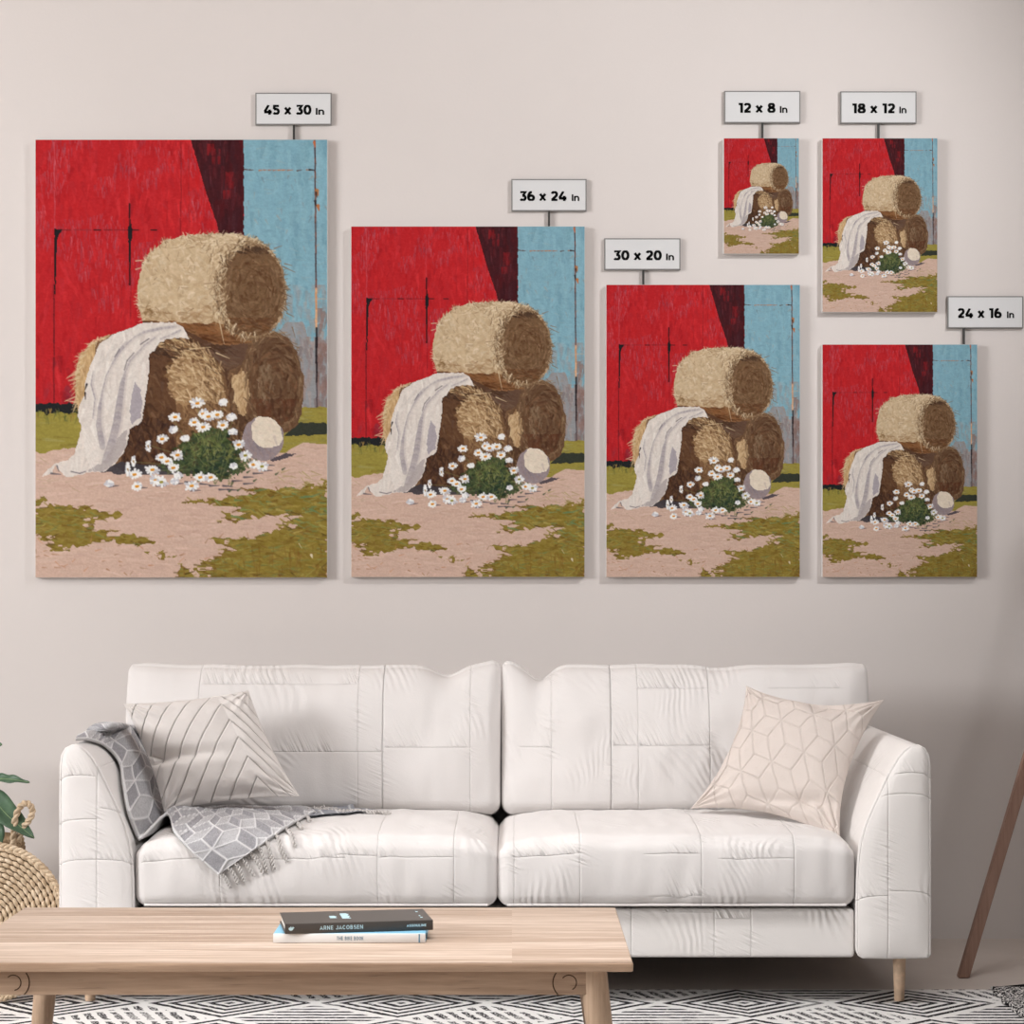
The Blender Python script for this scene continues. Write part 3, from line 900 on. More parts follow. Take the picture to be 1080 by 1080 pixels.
MAT_TAG = plain('tag_card', (210, 210, 210), 0.6, 0.2)
MAT_TAGEDGE = plain('tag_edge', (128, 126, 124), 0.6, 0.2)
MAT_INK = plain('black_ink', (10, 10, 10), 0.7, 0.1)
MAT_STEM = plain('stem_dark', (58, 56, 54), 0.5, 0.3)


def size_tag(x0, x1, y0, y1, sx, cy, t0, t1, i0, i1, txt):
    off = 0.010
    a, b = wall_pt(x0, y1, off), wall_pt(x1, y0, off)
    r = thing('size_tag', ((a.x + b.x) / 2, 0, a.z), 'white size tag reading %s In on a stem above its canvas' % txt, 'tag', 'size tags above the canvases')
    MB().box(a.x, b.x, -off, -0.0005, a.z, b.z).build('plate', MAT_TAG, r, smooth=False)
    e = 0.0028
    mb = MB()
    mb.box(a.x - e, b.x + e, -off - .0004, -.0005, b.z, b.z + e); mb.box(a.x - e, b.x + e, -off - .0004, -.0005, a.z - e, a.z)
    mb.box(a.x - e, a.x, -off - .0004, -.0005, a.z, b.z); mb.box(b.x, b.x + e, -off - .0004, -.0005, a.z, b.z)
    mb.build('border', MAT_TAGEDGE, r, smooth=False)
    s0, s1 = wall_pt(sx - 1.1, cy, .008), wall_pt(sx + 1.1, y1, .008)
    MB().box(s0.x, s1.x, -.011, -.004, s0.z - .001, s1.z - e).build('stem', MAT_STEM, r, smooth=False)
    mb = MB()
    p0, p1 = wall_pt(t0, y0 + 22, off), wall_pt(t1, y0 + 11.6, off)
    mb.add(*text_verts(txt, p0.x, p1.x, p0.z, p1.z, -off, .27))
    p0, p1 = wall_pt(i0, y0 + 22, off), wall_pt(i1, y0 + 15, off)
    mb.add(*text_verts('In', p0.x, p1.x, p0.z, p1.z, -off, .21))
    mb.build('lettering', MAT_INK, r, smooth=False)


size_tag(270.5, 348.5, 99, 130.5, 310, 147, 278, 328.5, 333, 342, '45 x 30')
size_tag(540.5, 617.5, 190, 221.5, 579, 238.5, 548, 597.5, 603, 611, '36 x 24')
size_tag(638.5, 716.5, 252.5, 283.5, 678.5, 300, 647, 698, 702.5, 711, '30 x 20')
size_tag(765, 843, 97, 128.5, 804, 145.5, 779, 818, 822.5, 830.5, '12 x 8')
size_tag(887.5, 965.5, 97.5, 129, 926.5, 145.5, 899, 944, 948.5, 956, '18 x 12')
size_tag(1000.5, 1078, 313.5, 345, 1016.5, 363, 1010, 1056.5, 1062, 1069.5, '24 x 16')


# ------------------------------------------------------------------ sofa
def fabric(name, vs=(), hs=(), rgb=(229, 224, 220), seed=0.0, wr=1.0, lean=False):
    """off-white patched cloth; vs = seam x positions, hs = (t, x0, x1) seams across, with t = z + y around the front edge"""
    m = Mat(name, 0.62, 0.25)
    g = m.nt.nodes.new('ShaderNodeNewGeometry')
    x, y, z = m.xyz(g.outputs['Position'])
    t = z if lean else z + y
    wob = m.noise(m.vec(x * 9.0, t * 9.0, seed), 1.0, 2) - 0.5
    h = None
    # fine cloth grain, broad unevenness
    P2 = m.vec(x, t, seed)
    h = m.noise(P2, 260, 2) * 0.08 + m.noise(P2, 14, 4) * 0.35
    # curved pulling wrinkles in patches
    mask = m.noise(P2, 5.5, 1).smooth(0.5, 0.68)
    ang = m.noise(m.vec(x, t, seed + 4.0), 4.0, 1) * 5.0
    rip = (x * 330.0 + t * 120.0 + ang * 14.0 + wob * 10.0).sin() * 0.5 + m.noise(m.vec(x * 60.0, t * 16.0, seed + 9), 1.0, 3) * 1.0
    h = h + rip * mask * (0.36 * wr)
    # puckers standing on the cross seams
    for (t0, x0, x1) in hs:
        st = .42
        d = t - t0
        inx = (x.smooth(x0 - .01, x0 + .01)) * (1.0 - x.smooth(x1 - .01, x1 + .01))
        h = h - (d.abs() * -650.0).exp() * inx * st
        puck = m.noise(m.vec(x * 120.0 + d * 60.0, t * 12.0, seed + t0 * 7), 1.0, 2) - 0.5
        fall = (d.max(0.0) * -45.0).exp() * d.gt(0.0) * inx * m.noise(m.vec(x, 3.0, seed + t0), 14, 1).smooth(.38, .6)
        h = h + puck * fall * (3.6 * wr)
    for x0 in vs:
        x0, st = x0 if hasattr(x0, '__len__') else (x0, .38)
        d = x - x0 + wob * 0.002
        h = h - (d.abs() * -800.0).exp() * st
        puck = m.noise(m.vec(x * 14.0, t * 120.0 + d * 50.0, seed + x0 * 5), 1.0, 2) - 0.5
        fall = (d.abs() * -60.0).exp() * m.noise(m.vec(2.0, t, seed + x0), 12, 1).smooth(.42, .62)
        h = h + puck * fall * (1.8 * wr)
    m.bump(h, 0.0042, 0.9)
    c = m.noise(P2, 3.0, 3)
    m.base(m.ramp(c, [(0.3, tuple(v - 3 for v in rgb)), (0.7, tuple(min(255, v + 2) for v in rgb))]))
    m.b.inputs['Sheen Weight'].default_value = 0.15
    return m.m


AX0, AX1 = -0.977, 0.904          # outer faces of the arms
YA, YB = -0.94, -0.07             # front and back of the sofa
sofa = thing('sofa', ((AX0 + AX1) / 2, -0.5, 0), 'off-white two-seat fabric sofa with loose cushions against the wall', 'sofa')
MAT_LEGWOOD = plain('leg_wood', (212, 182, 154), 0.5, 0.3, 0.08, 60)
MAT_FRAMECLOTH = fabric('sofa_back_cloth', seed=3.3)  # the usual off-white cloth, for the backrest frame

BVH_V, BVH_F = [], []


def solid(V, F):
    n = len(BVH_V)
    BVH_V.extend([tuple(v) for v in V])
    BVH_F.extend([tuple(i + n for i in f) for f in F])


PROF = [(0.0, .118), (0.0, .22), (0.0, .34), (0.0, .46), (0.001, .53), (.004, .553), (.012, .567), (.026, .574), (.042, .572), (.055, .562), (.068, .547), (.082, .524), (.097, .495), (.112, .463), (.127, .43), (.14, .398),
        (.149, .365), (.154, .33), (.157, .28), (.158, .22), (.158, .13), (.154, .118), (.146, .113), (.08, .112), (.012, .113), (.004, .114)]


def arm(side, mat):
    out = AX0 if side < 0 else AX1
    pts = [(out - side * w, z) for w, z in PROF]
    cx = sum(q[0] for q in pts) / len(pts); cz = sum(q[1] for q in pts) / len(pts)
    R = 0.0085
    loops = []
    ys = [(YA + R * (1 - math.sin(a)), R * (1 - math.cos(a))) for a in np.linspace(PI / 2, 0, 6)]
    ys += [(YA + .06 + k * (YB - YA - .06) / 14, 0) for k in range(15)]
    V, F = [], []
    n = len(pts)
    # dense profile
    for (y, ins) in ys:
        for i, (px, pz) in enumerate(pts):
            (ax, az), (bx, bz) = pts[i - 1], pts[(i + 1) % n]
            tx, tz = bx - ax, bz - az
            L = math.hypot(tx, tz)
            nx, nz = (-tz / L, tx / L)
            if (nx * (cx - px) + nz * (cz - pz)) < 0: nx, nz = -nx, -nz
            V.append((px + nx * ins, y, pz + nz * ins))
    for k in range(len(ys) - 1):
        for i in range(n):
            j = (i + 1) % n
            q = (k * n + i, k * n + j, (k + 1) * n + j, (k + 1) * n + i)
            F.append(q if side > 0 else q[::-1])
    # the front panel, a gently puffed grid inside the outline
    wo = lambda z: float(np.interp(z, [.113, .118, .53, .553, .567, .573], [.006, .001, .001, .004, .012, .024]))
    wi = lambda z: float(np.interp(z, [.113, .118, .13, .22, .28, .33, .365, .398, .43, .463, .495, .524, .547, .562, .572, .5735], [.15, .154, .158, .158, .157, .154, .149, .14, .127, .112, .097, .082, .068, .055, .042, .032]))
    zs = np.concatenate([[.1155], np.linspace(.125, .54, 36), [.55, .558, .565, .570]])
    nc = 10
    b0 = len(V)
    for z in zs:
        a_, b_ = wo(z) + .004, wi(z) - .004
        for c_ in range(nc + 1):
            t_ = c_ / nc
            edge = (4 * t_ * (1 - t_)) ** .5 * min(1, (z - .1155) / .05, (.570 - z) / .05) ** .5 if .1155 < z < .570 else 0
            V.append((out - side * (a_ + (b_ - a_) * t_), YA - .0006 - .009 * edge, z))
    for k in range(len(zs) - 1):
        for c_ in range(nc):
            a_ = b0 + k * (nc + 1) + c_
            f_ = (a_, a_ + 1, a_ + nc + 2, a_ + nc + 1)
            F.append(f_ if side > 0 else f_[::-1])
    F.append(tuple(((len(ys) - 1) * n + i) for i in (range(n) if side > 0 else range(n - 1, -1, -1))))
    F = [f[::-1] for f in F]
    a = obj('armrest', V, F, mat, sofa)
    solid(V, F)
    # corded edge around the front panel
    pip = [(px + (cx - px) * .01, YA + .006, pz + (cz - pz) * .01) for px, pz in pts]
    MB().tube(pip, .0036, 8, closed=True).build('piping', mat, a)
    return a


ML = fabric('arm_cloth_left', vs=(-.895,), hs=((.405 + YA, -.99, -.89), (.50 + YA, -.99, -.9), (.318 + YA, -.99, -.8), (.43 + YA, -.89, -.8)), seed=1.0, rgb=(230, 225, 222))
MR = fabric('arm_cloth_right', vs=(.812,), hs=((.46 + YA, .8, .92), (.505 + YA, .83, .92), (.25 + YA, .812, .92), (.24 + YA, .7, .812)), seed=2.0)
arm(-1, ML)
arm(1, MR)

# base and back frame
mb = fabric('base_cloth', vs=(.44, .52, .26), hs=((.185 - .905, .44, .52), (.2 - .905, .33, .44)), seed=5.0, wr=1.2)
V, F, P = rounded_box(-.815, .744, -.915, -.12, .11, .216, .008, 60, 10, 6)
obj('base', V, F, mb, sofa)
V, F, P = rounded_box(-.84, .765, -.23, -.075, .11, .60, .03, 30, 6, 12)
obj('backrest_frame', V, F, MAT_FRAMECLOTH, sofa)


def seat(x0, x1, mat):
    V, F, P = rounded_box(x0, x1, -.935, -.33, .222, .355, .026, 110, 60, 26)
    u, v, w = P[:, 0], P[:, 1], P[:, 2]
    top = np.clip((w + 1) / 2, 0, 1)
    crown = .033 * (1 - np.abs(u) ** 7) * (1 - np.abs(v * .8 + .05) ** 3)
    V[:, 2] += crown * top
    # the front face swells and its upper edge rolls
    fr = np.clip(-v, 0, 1) ** 3
    V[:, 1] -= fr * .014 * (1 - w ** 2) * (1 - u ** 6)
    sd = np.sign(u) * np.clip(np.abs(u), 0, 1) ** 14
    V[:, 0] += sd * .002 * (1 - w ** 2)
    nz = vnoise(V, 9, 2.1) * .0045 + vnoise(V * np.array([2.4, .7, .7]), 13, 7.7) * .003
    V[:, 2] += nz * top
    V[:, 1] -= nz * fr
    o = obj('seat_cushion', V, F, mat, sofa)
    solid(V, F)
    # welt along the lower front edge
    pts = [(x0 + .02 + (x1 - x0 - .04) * i / 40, -.9335, .2275) for i in range(41)]
    MB().tube(pts, .003, 8).build('piping', mat, o)
    return o


TS = -.935
S1 = fabric('seat_cloth_left', vs=(-.63, -.29, -.125), hs=((.318 + TS, -.8, -.36), (.322 + TS, -.29, -.125), (.326 + TS, -.38, -.29)), seed=11.0, rgb=(223, 218, 215))
S2 = fabric('seat_cloth_right', rgb=(223, 218, 215), vs=(.147, .41, .61, .005), hs=((.328 + TS, .0, .147), (.33 + TS, .29, .41), (.318 + TS, .45, .61), (.24 + TS, .3, .41)), seed=14.0, wr=1.2)
seat(-.816, -.0325, S1)
seat(-.0305, .743, S2)


def back(x0, x1, ear, dips, mat, outer):
    """upright back cushion, leaning; ear = +1/-1 the end that carries the peaked corner"""
    V, F, P = rounded_box(x0, x1, -.09, .09, -.022, .345, .032, 110, 14, 50)
    u, v, w = P[:, 0], P[:, 1], P[:, 2]
    hgt = np.clip(V[:, 2] / .345, 0, 1)
    fr = np.clip(-v, 0, 1)
    # fullness of the front
    V[:, 1] -= fr * .035 * (1 - u ** 4) * (1 - (w * .9 - .0) ** 4)
    V[:, 1] += (np.clip(w, 0, 1) ** 2) * .02 * fr
    # squarer outer corner, thin at the top edge
    V[:, 1] *= (1 - .3 * np.clip(w, 0, 1) ** 3)
    ue = u * ear
    V[:, 2] += .016 * np.clip(hgt, 0, 1) ** 3 * np.exp(-((ue - 1.0) / .11) ** 2)
    V[:, 0] += ear * .004 * hgt ** 4 * np.clip(ue, 0, 1) ** 8
    for (du, dep, sg) in dips:
        k = np.exp(-((u - du) / sg) ** 2)
        V[:, 2] -= dep * k * hgt ** 6
        V[:, 1] += dep * .9 * k * fr * hgt ** 3
    # outer end leans out over the arm
    o = np.clip(-ue, 0, 1)
    V[:, 0] += -ear * o ** 3 * (.107 * (np.clip((V[:, 2]) / .2, 0, 1)) - .0)
    V[:, 2] += .012 * np.clip(-ue, 0, 1) ** 14 * hgt ** 3
    nz = vnoise(V, 7, 4.4 + x0) * .007 + vnoise(V * np.array([1.6, 1, .8]), 17, 9.0) * .003
    V[:, 1] -= nz * fr
    V[:, 2] += vnoise(V, 11, 1.0 + x0) * .004 * hgt ** 2
    # lean against the frame
    a = math.radians(-9)
    y, z = V[:, 1].copy(), V[:, 2].copy()
    V[:, 1] = y * math.cos(a) - z * math.sin(a) - .335
    V[:, 2] = y * math.sin(a) + z * math.cos(a) + .378
    ob = obj('back_cushion', V, F, mat, sofa)
    solid(V, F)
    return ob


B1 = fabric('back_cloth_left', vs=((-.31, 1.0), -.37, -.755, -.1), hs=((.52, -.6, -.31), (.68, -.75, -.37), (.53, -.31, -.1)), seed=21.0, lean=True, rgb=(219, 214, 211))
B2 = fabric('back_cloth_right', rgb=(220, 215, 212), vs=((.238, 1.1), .303, (.475, .6), .095), hs=((.535, .238, .475), (.67, .3, .475), (.53, .02, .095), (.67, .62, .8)), seed=27.0, lean=True, wr=1.2)
back(-.832, -.0275, 1, ((.68, .022, .1),), B1, -1)
back(-.0255, .762, -1, ((-.76, .034, .09), (.35, .006, .12)), B2, 1)

for (lx, ly) in ((-.928, -.857), (.852, -.857), (-.928, -.17), (.852, -.17)):
    MB().lathe(lx, ly, [(.0105, .006), (.0112, .01), (.0148, .11), (.0148, .118)], 20).build('leg', MAT_LEGWOOD, sofa)

SOFA_BVH = BVHTree.FromPolygons(BVH_V, BVH_F)


def on_sofa(px, py, off=0.006, fallback=4.9):
    hit = SOFA_BVH.ray_cast(Vector((0, -CAM_D, CAM_Z)), raydir(px, py))
    if hit[0] is None:
        return at(px, py, fallback), Vector((0, -.5, .86))
    nrm = hit[1]
    if nrm.dot(raydir(px, py)) > 0: nrm = -nrm
    return hit[0] + nrm * off, nrm


# ------------------------------------------------------------------ throw pillows
def hexlines(U, Vv, cell):
    """distance to the edges of a tumbling-block pattern"""
    s3 = math.sqrt(3)
    a = cell
    best = np.full(U.shape, 1e9); bx = np.zeros(U.shape); by = np.zeros(U.shape)
    w, hgt = s3 * a, 3 * a
    for ox, oy in ((0, 0), (w / 2, hgt / 2)):
        cx = np.round((U - ox) / w) * w + ox
        cy = np.round((Vv - oy) / hgt) * hgt + oy
        d = (U - cx) ** 2 + (Vv - cy) ** 2
        q = d < best
        best = np.where(q, d, best); bx = np.where(q, U - cx, bx); by = np.where(q, Vv - cy, by)
    ap = s3 / 2 * a
    hexd = np.maximum.reduce([np.abs(bx * math.cos(k) + by * math.sin(k)) for k in (0, PI / 3, 2 * PI / 3)])
    de = ap - hexd
    ds = np.full(U.shape, 1e9)
    face = np.zeros(U.shape)
    for k in range(3):
        an = PI / 2 + k * 2 * PI / 3
        tx, ty = math.cos(an), math.sin(an)
        al = np.clip(bx * tx + by * ty, 0, a)
        ds = np.minimum(ds, np.hypot(bx - al * tx, by - al * ty))
    th = (np.arctan2(by, bx) - PI / 2) % (2 * PI)
    face = np.floor(th / (2 * PI / 3))
    return np.minimum(de, ds), face


def pillow(name, cs, thick, disp, mat, label, cat, n=250, pinch=.05, dents=()):
    TL, TR, BR, BL = [np.array(c) for c in cs]
    k = np.linspace(0, 1, n)
    k = .5 - .5 * np.cos(PI * k) * (1 - .12 * np.sin(PI * k))
    U, Vv = np.meshgrid(k, k)
    nrm = np.cross(TR - BL, TL - BR); nrm /= np.linalg.norm(nrm)
    if nrm[1] > 0: nrm = -nrm
    uu = U + pinch * (.5 - U) * 2 * (4 * Vv * (1 - Vv)) * np.abs(2 * U - 1) ** 2
    vv = Vv + pinch * (.5 - Vv) * 2 * (4 * U * (1 - U)) * np.abs(2 * Vv - 1) ** 2
    base = ((BL[None, None] * (1 - uu[..., None]) + BR * uu[..., None]) * (1 - vv[..., None]) + (TL * (1 - uu[..., None]) + TR * uu[..., None]) * vv[..., None])
    prof = np.clip((1 - np.abs(2 * U - 1) ** 2.2) * (1 - np.abs(2 * Vv - 1) ** 2.2), 0, 1) ** .6
    W, H = np.linalg.norm(TR - TL), np.linalg.norm(TL - BL)
    for (du, dv, su, sv, an, dp) in dents:
        a, b = (U - du) * math.cos(an) + (Vv - dv) * math.sin(an), -(U - du) * math.sin(an) + (Vv - dv) * math.cos(an)
        prof = prof - dp * np.exp(-(a / su) ** 2 - (b / sv) ** 2) * np.clip(prof * 3, 0, 1)
    wr = np.array([mnoise.noise(Vector((a * 7, b * 7, thick * 50))) for a, b in zip(U.ravel(), Vv.ravel())]).reshape(U.shape)
    # pulling folds radiating from the corners
    ed = np.clip(1 - prof, 0, 1) * np.clip(prof * 4, 0, 1)
    rad = sum(np.sin(16 * np.arctan2(Vv - b, U - a + 1e-6)) * np.exp(-np.hypot(U - a, Vv - b) * 5) for a in (0, 1) for b in (0, 1))
    f = prof * thick + (wr * .006 + rad * .006) * np.clip(prof * 3, 0, 1)
    dd, tone = disp(U * W, Vv * H, W, H)
    f = f + dd * np.clip(prof * 6, 0, 1)
    front = base + nrm * f[..., None]
    rear = base - nrm * (prof * thick * .75)[..., None]
    V = np.concatenate([front.reshape(-1, 3), rear.reshape(-1, 3)])
    N = n * n
    idm = np.arange(2 * N)
    idg = np.arange(N).reshape(n, n)
    border = np.zeros((n, n), bool); border[0] = border[-1] = True; border[:, 0] = border[:, -1] = True
    idm[N + idg[border]] = idg[border]
    F = []
    for i in range(n - 1):
        for j in range(n - 1):
            q = (i * n + j, i * n + j + 1, (i + 1) * n + j + 1, (i + 1) * n + j)
            F.append(q)
            F.append(tuple(int(idm[N + x]) for x in q[::-1]))
    used = sorted(set(x for q in F for x in q))
    mp = {x: i for i, x in enumerate(used)}
    F = [tuple(mp[x] for x in q) for q in F]
    V = V[used]
    lowest = V[:, 2].min()
    o = obj(name, V, F, mat, None, (float(V[:, 0].mean()), float(V[:, 1].mean()), float(lowest)))
    t2 = np.concatenate([tone.ravel(), np.ones(N)])[used]
    set_paint(o.data, t2[:, None] * np.array(mat['tint'])[None, :])
    tag(o, label, cat)
    return o


def cloth_paint(name, rgb):
    m = attr_mat(name, .8, .15)
    nt = m.node_tree
    m['tint'] = list(lin(rgb))
    M2 = Mat.__new__(Mat); M2.m, M2.nt, M2.b = m, nt, nt.nodes['Principled BSDF']
    c = M2.coords()
    x, y, z = M2.xyz(c)
    M2.bump((x * 3300.0).sin() * .5 + (z * 3300.0).sin() * .5 + M2.noise(c, 55, 4, .6, .6) * 5.0, .0007, .7)
    return m


def pleats(U, V, W, H):
    u, v = U / W, V / H
    u0 = .76 - .03 * v
    c = np.where(u < u0, v + (u0 - u) * 1.25, v + (u - u0) * 1.9)
    c = c * 5.6 + .12 + .04 * np.sin(6 * u + 4 * v)
    fr = c - np.floor(c)
    d = .0058 * (fr - .5) * .9
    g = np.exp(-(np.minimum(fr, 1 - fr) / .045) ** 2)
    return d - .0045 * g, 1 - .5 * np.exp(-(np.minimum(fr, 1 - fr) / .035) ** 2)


def hexdents(U, V, W, H):
    an = math.radians(28)
    a, b = U * math.cos(an) + V * math.sin(an), -U * math.sin(an) + V * math.cos(an)
    d, face = hexlines(a * 1.0 + .02, b * .62 + .015, .040)
    g = np.exp(-(d / .0010) ** 2)
    return -.0034 * g, 1 - .04 * g


pillow('throw_pillow', (at(130, 742, 5.03), at(262, 728, 5.07), at(316, 840, 4.96), at(173, 856, 4.93)), .058, pleats, cloth_paint('pillow_cloth_pleated', (226, 219, 214)),
       'off-white throw pillow with slanting pleats, propped behind the grey throw', 'pillow', pinch=.035, dents=((.1, .45, .34, .055, -.1, .62), (.6, .03, .3, .06, 0, .2)))
pillow('throw_pillow', (at(787, 723, 5.08), at(932, 738, 4.99), at(886, 888, 4.79), at(728, 853, 5.0)), .055, hexdents, cloth_paint('pillow_cloth_quilted', (221, 209, 201)),
       'pale beige throw pillow with stitched geometric lines, leaning in the right sofa corner', 'pillow', pinch=.09, dents=((.62, .93, .1, .14, .9, .3), (.7, .16, .25, .05, .25, .3)))

# ------------------------------------------------------------------ throw blanket
rows = [  # front edge ... back edge, as places on the sofa's surface
    [(79, 786, .012), (84, 777, .016), (92, 770, .014), (101, 765, .014), (110, 762, .012)],
    [(92, 784, .008), (102, 777, .016), (113, 769, .012), (124, 765, .018), (136, 764, .014)],
    [(108, 790, .008), (117, 783, .010), (128, 774, .020), (139, 769, .014), (150, 769, .012)],
    [(121, 806, .010), (130, 798, .016), (142, 789, .010), (153, 784, .020), (162, 783, .010)],
    [(124, 830, .012), (137, 822, .012), (150, 815, .018), (162, 808, .012), (171, 806, .010)],
    [(130, 858, .010), (144, 848, .018), (156, 840, .012), (168, 835, .016), (177, 832, .010)],
    [(141, 884, .008), (152, 868, .020), (165, 858, .020), (177, 852, .012), (188, 849, .008)],
    [(154, 889, .016), (168, 874, .022), (182, 864, .014), (196, 857, .014), (208, 851, .008)],
    [(178, 873, .028), (190, 866, .034), (205, 860, .020), (219, 855, .018), (230, 851, .010)],
    [(184, 882, .010), (202, 875, .010), (220, 867, .016), (240, 858, .014), (258, 851, .010)],
    [(198, 895, .007), (217, 886, .010), (237, 875, .008), (262, 863, .014), (290, 850, .012)],
    [(214, 908, .007), (234, 897, .008), (256, 884, .009), (284, 869, .010), (318, 851, .014)],
    [(231, 922, .006), (252, 908, .007), (275, 894, .007), (302, 877, .008), (332, 860, .008)],
]


def catmull(P, n):
    """resample control rows along axis 0"""
    P = np.asarray(P, float)
    m_ = len(P)
    ext = np.concatenate([2 * P[:1] - P[1:2], P, 2 * P[-1:] - P[-2:-1]])
    out = []
    for q in np.linspace(0, m_ - 1, n):
        i = min(int(q), m_ - 2)
        t = q - i
        p0, p1, p2, p3 = ext[i], ext[i + 1], ext[i + 2], ext[i + 3]
        out.append(.5 * ((2 * p1) + (-p0 + p2) * t + (2 * p0 - 5 * p1 + 4 * p2 - p3) * t * t + (-p0 + 3 * p1 - 3 * p2 + p3) * t ** 3))
    return np.array(out)


ctrl = np.array([[np.array(on_sofa(x, y, o)[0]) for (x, y, o) in r] for r in rows])
NB, MBk = 300, 130
g1 = catmull(ctrl, NB)                                     # along
g2 = np.swapaxes(catmull(np.swapaxes(g1, 0, 1), MBk), 0, 1)    # NB x MBk x 3
# lift what sinks into the sofa
for i in range(NB):
    for j in range(MBk):
        p = Vector(g2[i, j])
        loc_, nr, idx_, dist = SOFA_BVH.find_nearest(p)
        if loc_ is not None:
            sd = (p - loc_).dot(nr)
            if sd < .005 and dist < .08:
                g2[i, j] = np.array(loc_ + nr * .005)
for _ in range(3):
    g2[1:-1, 1:-1] = (g2[1:-1, 1:-1] * 2 + g2[:-2, 1:-1] + g2[2:, 1:-1] + g2[1:-1, :-2] + g2[1:-1, 2:]) / 6
du = np.concatenate([[0], np.cumsum(np.linalg.norm(np.diff(g2[:, MBk // 2], axis=0), axis=1))])
dv = np.concatenate([[0], np.cumsum(np.linalg.norm(np.diff(g2[NB - 40], axis=0), axis=1))])
UU, VV = np.meshgrid(du, dv * .95, indexing='ij')
dist_, face_ = hexlines(VV + .012, UU * 1.0, .052)
line = np.clip(1.25 - dist_ / .0026, 0, 1)
gnorm = np.cross(np.gradient(g2, axis=0), np.gradient(g2, axis=1))
gnorm /= np.linalg.norm(gnorm, axis=2, keepdims=True) + 1e-9
if gnorm[NB - 30, MBk // 2, 2] < 0: gnorm = -gnorm
top_ = g2 + gnorm * (.0045 + .0022 * line + .0012 * (1 - line) * np.sin(UU * 60) * np.sin(VV * 70))[..., None]
bot_ = g2 - gnorm * .0015
greys = np.array([[166, 164, 166], [180, 178, 179], [152, 150, 153]])
fcol = greys[face_.astype(int) % 3] + rng.normal(0, 7, face_.shape)[..., None]
bcol = fcol * (1 - line[..., None]) + np.array([218, 216, 216]) * line[..., None]
edge = np.minimum(np.minimum(VV, VV.max() - VV), UU.max() - UU) < .0035
bcol[edge] = (214, 212, 212)
Vb = np.concatenate([top_.reshape(-1, 3), bot_.reshape(-1, 3)])
Nn = NB * MBk
Fb = []
for i in range(NB - 1):
    for j in range(MBk - 1):
        a = i * MBk + j
        Fb.append((a, a + 1, a + MBk + 1, a + MBk)[::-1])
        Fb.append(tuple(x + Nn for x in (a, a + 1, a + MBk + 1, a + MBk)))
ring = [j for j in range(MBk)] + [i * MBk + MBk - 1 for i in range(1, NB)] + [(NB - 1) * MBk + j for j in range(MBk - 2, -1, -1)] + [i * MBk for i in range(NB - 2, 0, -1)]
for a, b in zip(ring, ring[1:] + ring[:1]):
    Fb.append((a, b, b + Nn, a + Nn))
rt = Vector((float(g2[:, :, 0].mean()), float(g2[:, :, 1].mean()), float(g2[:, :, 2].min())))
throw = thing('throw_blanket', rt, 'grey throw with white block pattern and fringe, draped over the left sofa arm and seat', 'blanket')
MAT_THROW = attr_mat('throw_knit', .95, .05)
MAT_FRINGE = plain('fringe_cotton', (198, 193, 189), .9, .1)
o = obj('knit_cloth', Vb, Fb, MAT_THROW, throw)
set_paint(o.data, np.concatenate([srgb2lin(bcol / 255).reshape(-1, 3), srgb2lin(np.full((Nn, 3), 196 / 255))]))


def tassel(p0, d0, L, seed):
    """a twisted cord lying down over the cushion"""
    r_ = random.Random(seed)
    pts, p, d = [], Vector(p0), Vector(d0).normalized()
    n = 15
    for i in range(n):
        loc_, nr, _, dist = SOFA_BVH.find_nearest(p)
        if loc_ is not None and dist < .06:
            sd = (p - loc_).dot(nr)
            tgt = .0042
            p = p + nr * (tgt - sd) * (.6 if i < 3 else 1)
        pts.append(p.copy())
        d = (d + Vector((r_.gauss(0, .018), 0, -.03))).normalized()
        p = p + d * (L / (n - 1))
    # two strands wound round each other
    mb = MB()
    for ph in (0, PI):
        st, rr = [], []
        m_ = 56
        for k in range(m_):
            q = k / (m_ - 1) * (n - 1)
            i = min(int(q), n - 2)
            c = pts[i].lerp(pts[i + 1], q - i)
            t = (pts[i + 1] - pts[i]).normalized()
            a = Vector((0, 0, 1)) if abs(t.z) < .9 else Vector((1, 0, 0))
            u = (a - t * a.dot(t)).normalized(); w = t.cross(u)
            an = ph + k / (m_ - 1) * 2 * PI * (L / .022)
            st.append(c + (u * math.cos(an) + w * math.sin(an)) * .0025)
            rr.append(.0021 * (1 if k < m_ - 5 else .75))
        mb.tube(st, rr, 6)
    return mb.build('tassel', MAT_FRINGE, throw)


edge_pts = g2[-1]
nt_ = 11
for k in range(nt_):
    f = (k + .3) / nt_
    j = min(int(f * (MBk - 1)), MBk - 1)
    p = Vector(edge_pts[j]) + Vector((0, 0, .004))
    along = Vector(edge_pts[min(j + 4, MBk - 1)] - edge_pts[max(j - 4, 0)]).normalized()
    outd = Vector(g2[-1, j] - g2[-6, j]).normalized()
    d = outd * .25 + Vector((.14, -.75, -.25))
    tassel(p, d, (.070 + .022 * f) * random.uniform(.92, 1.08), k)
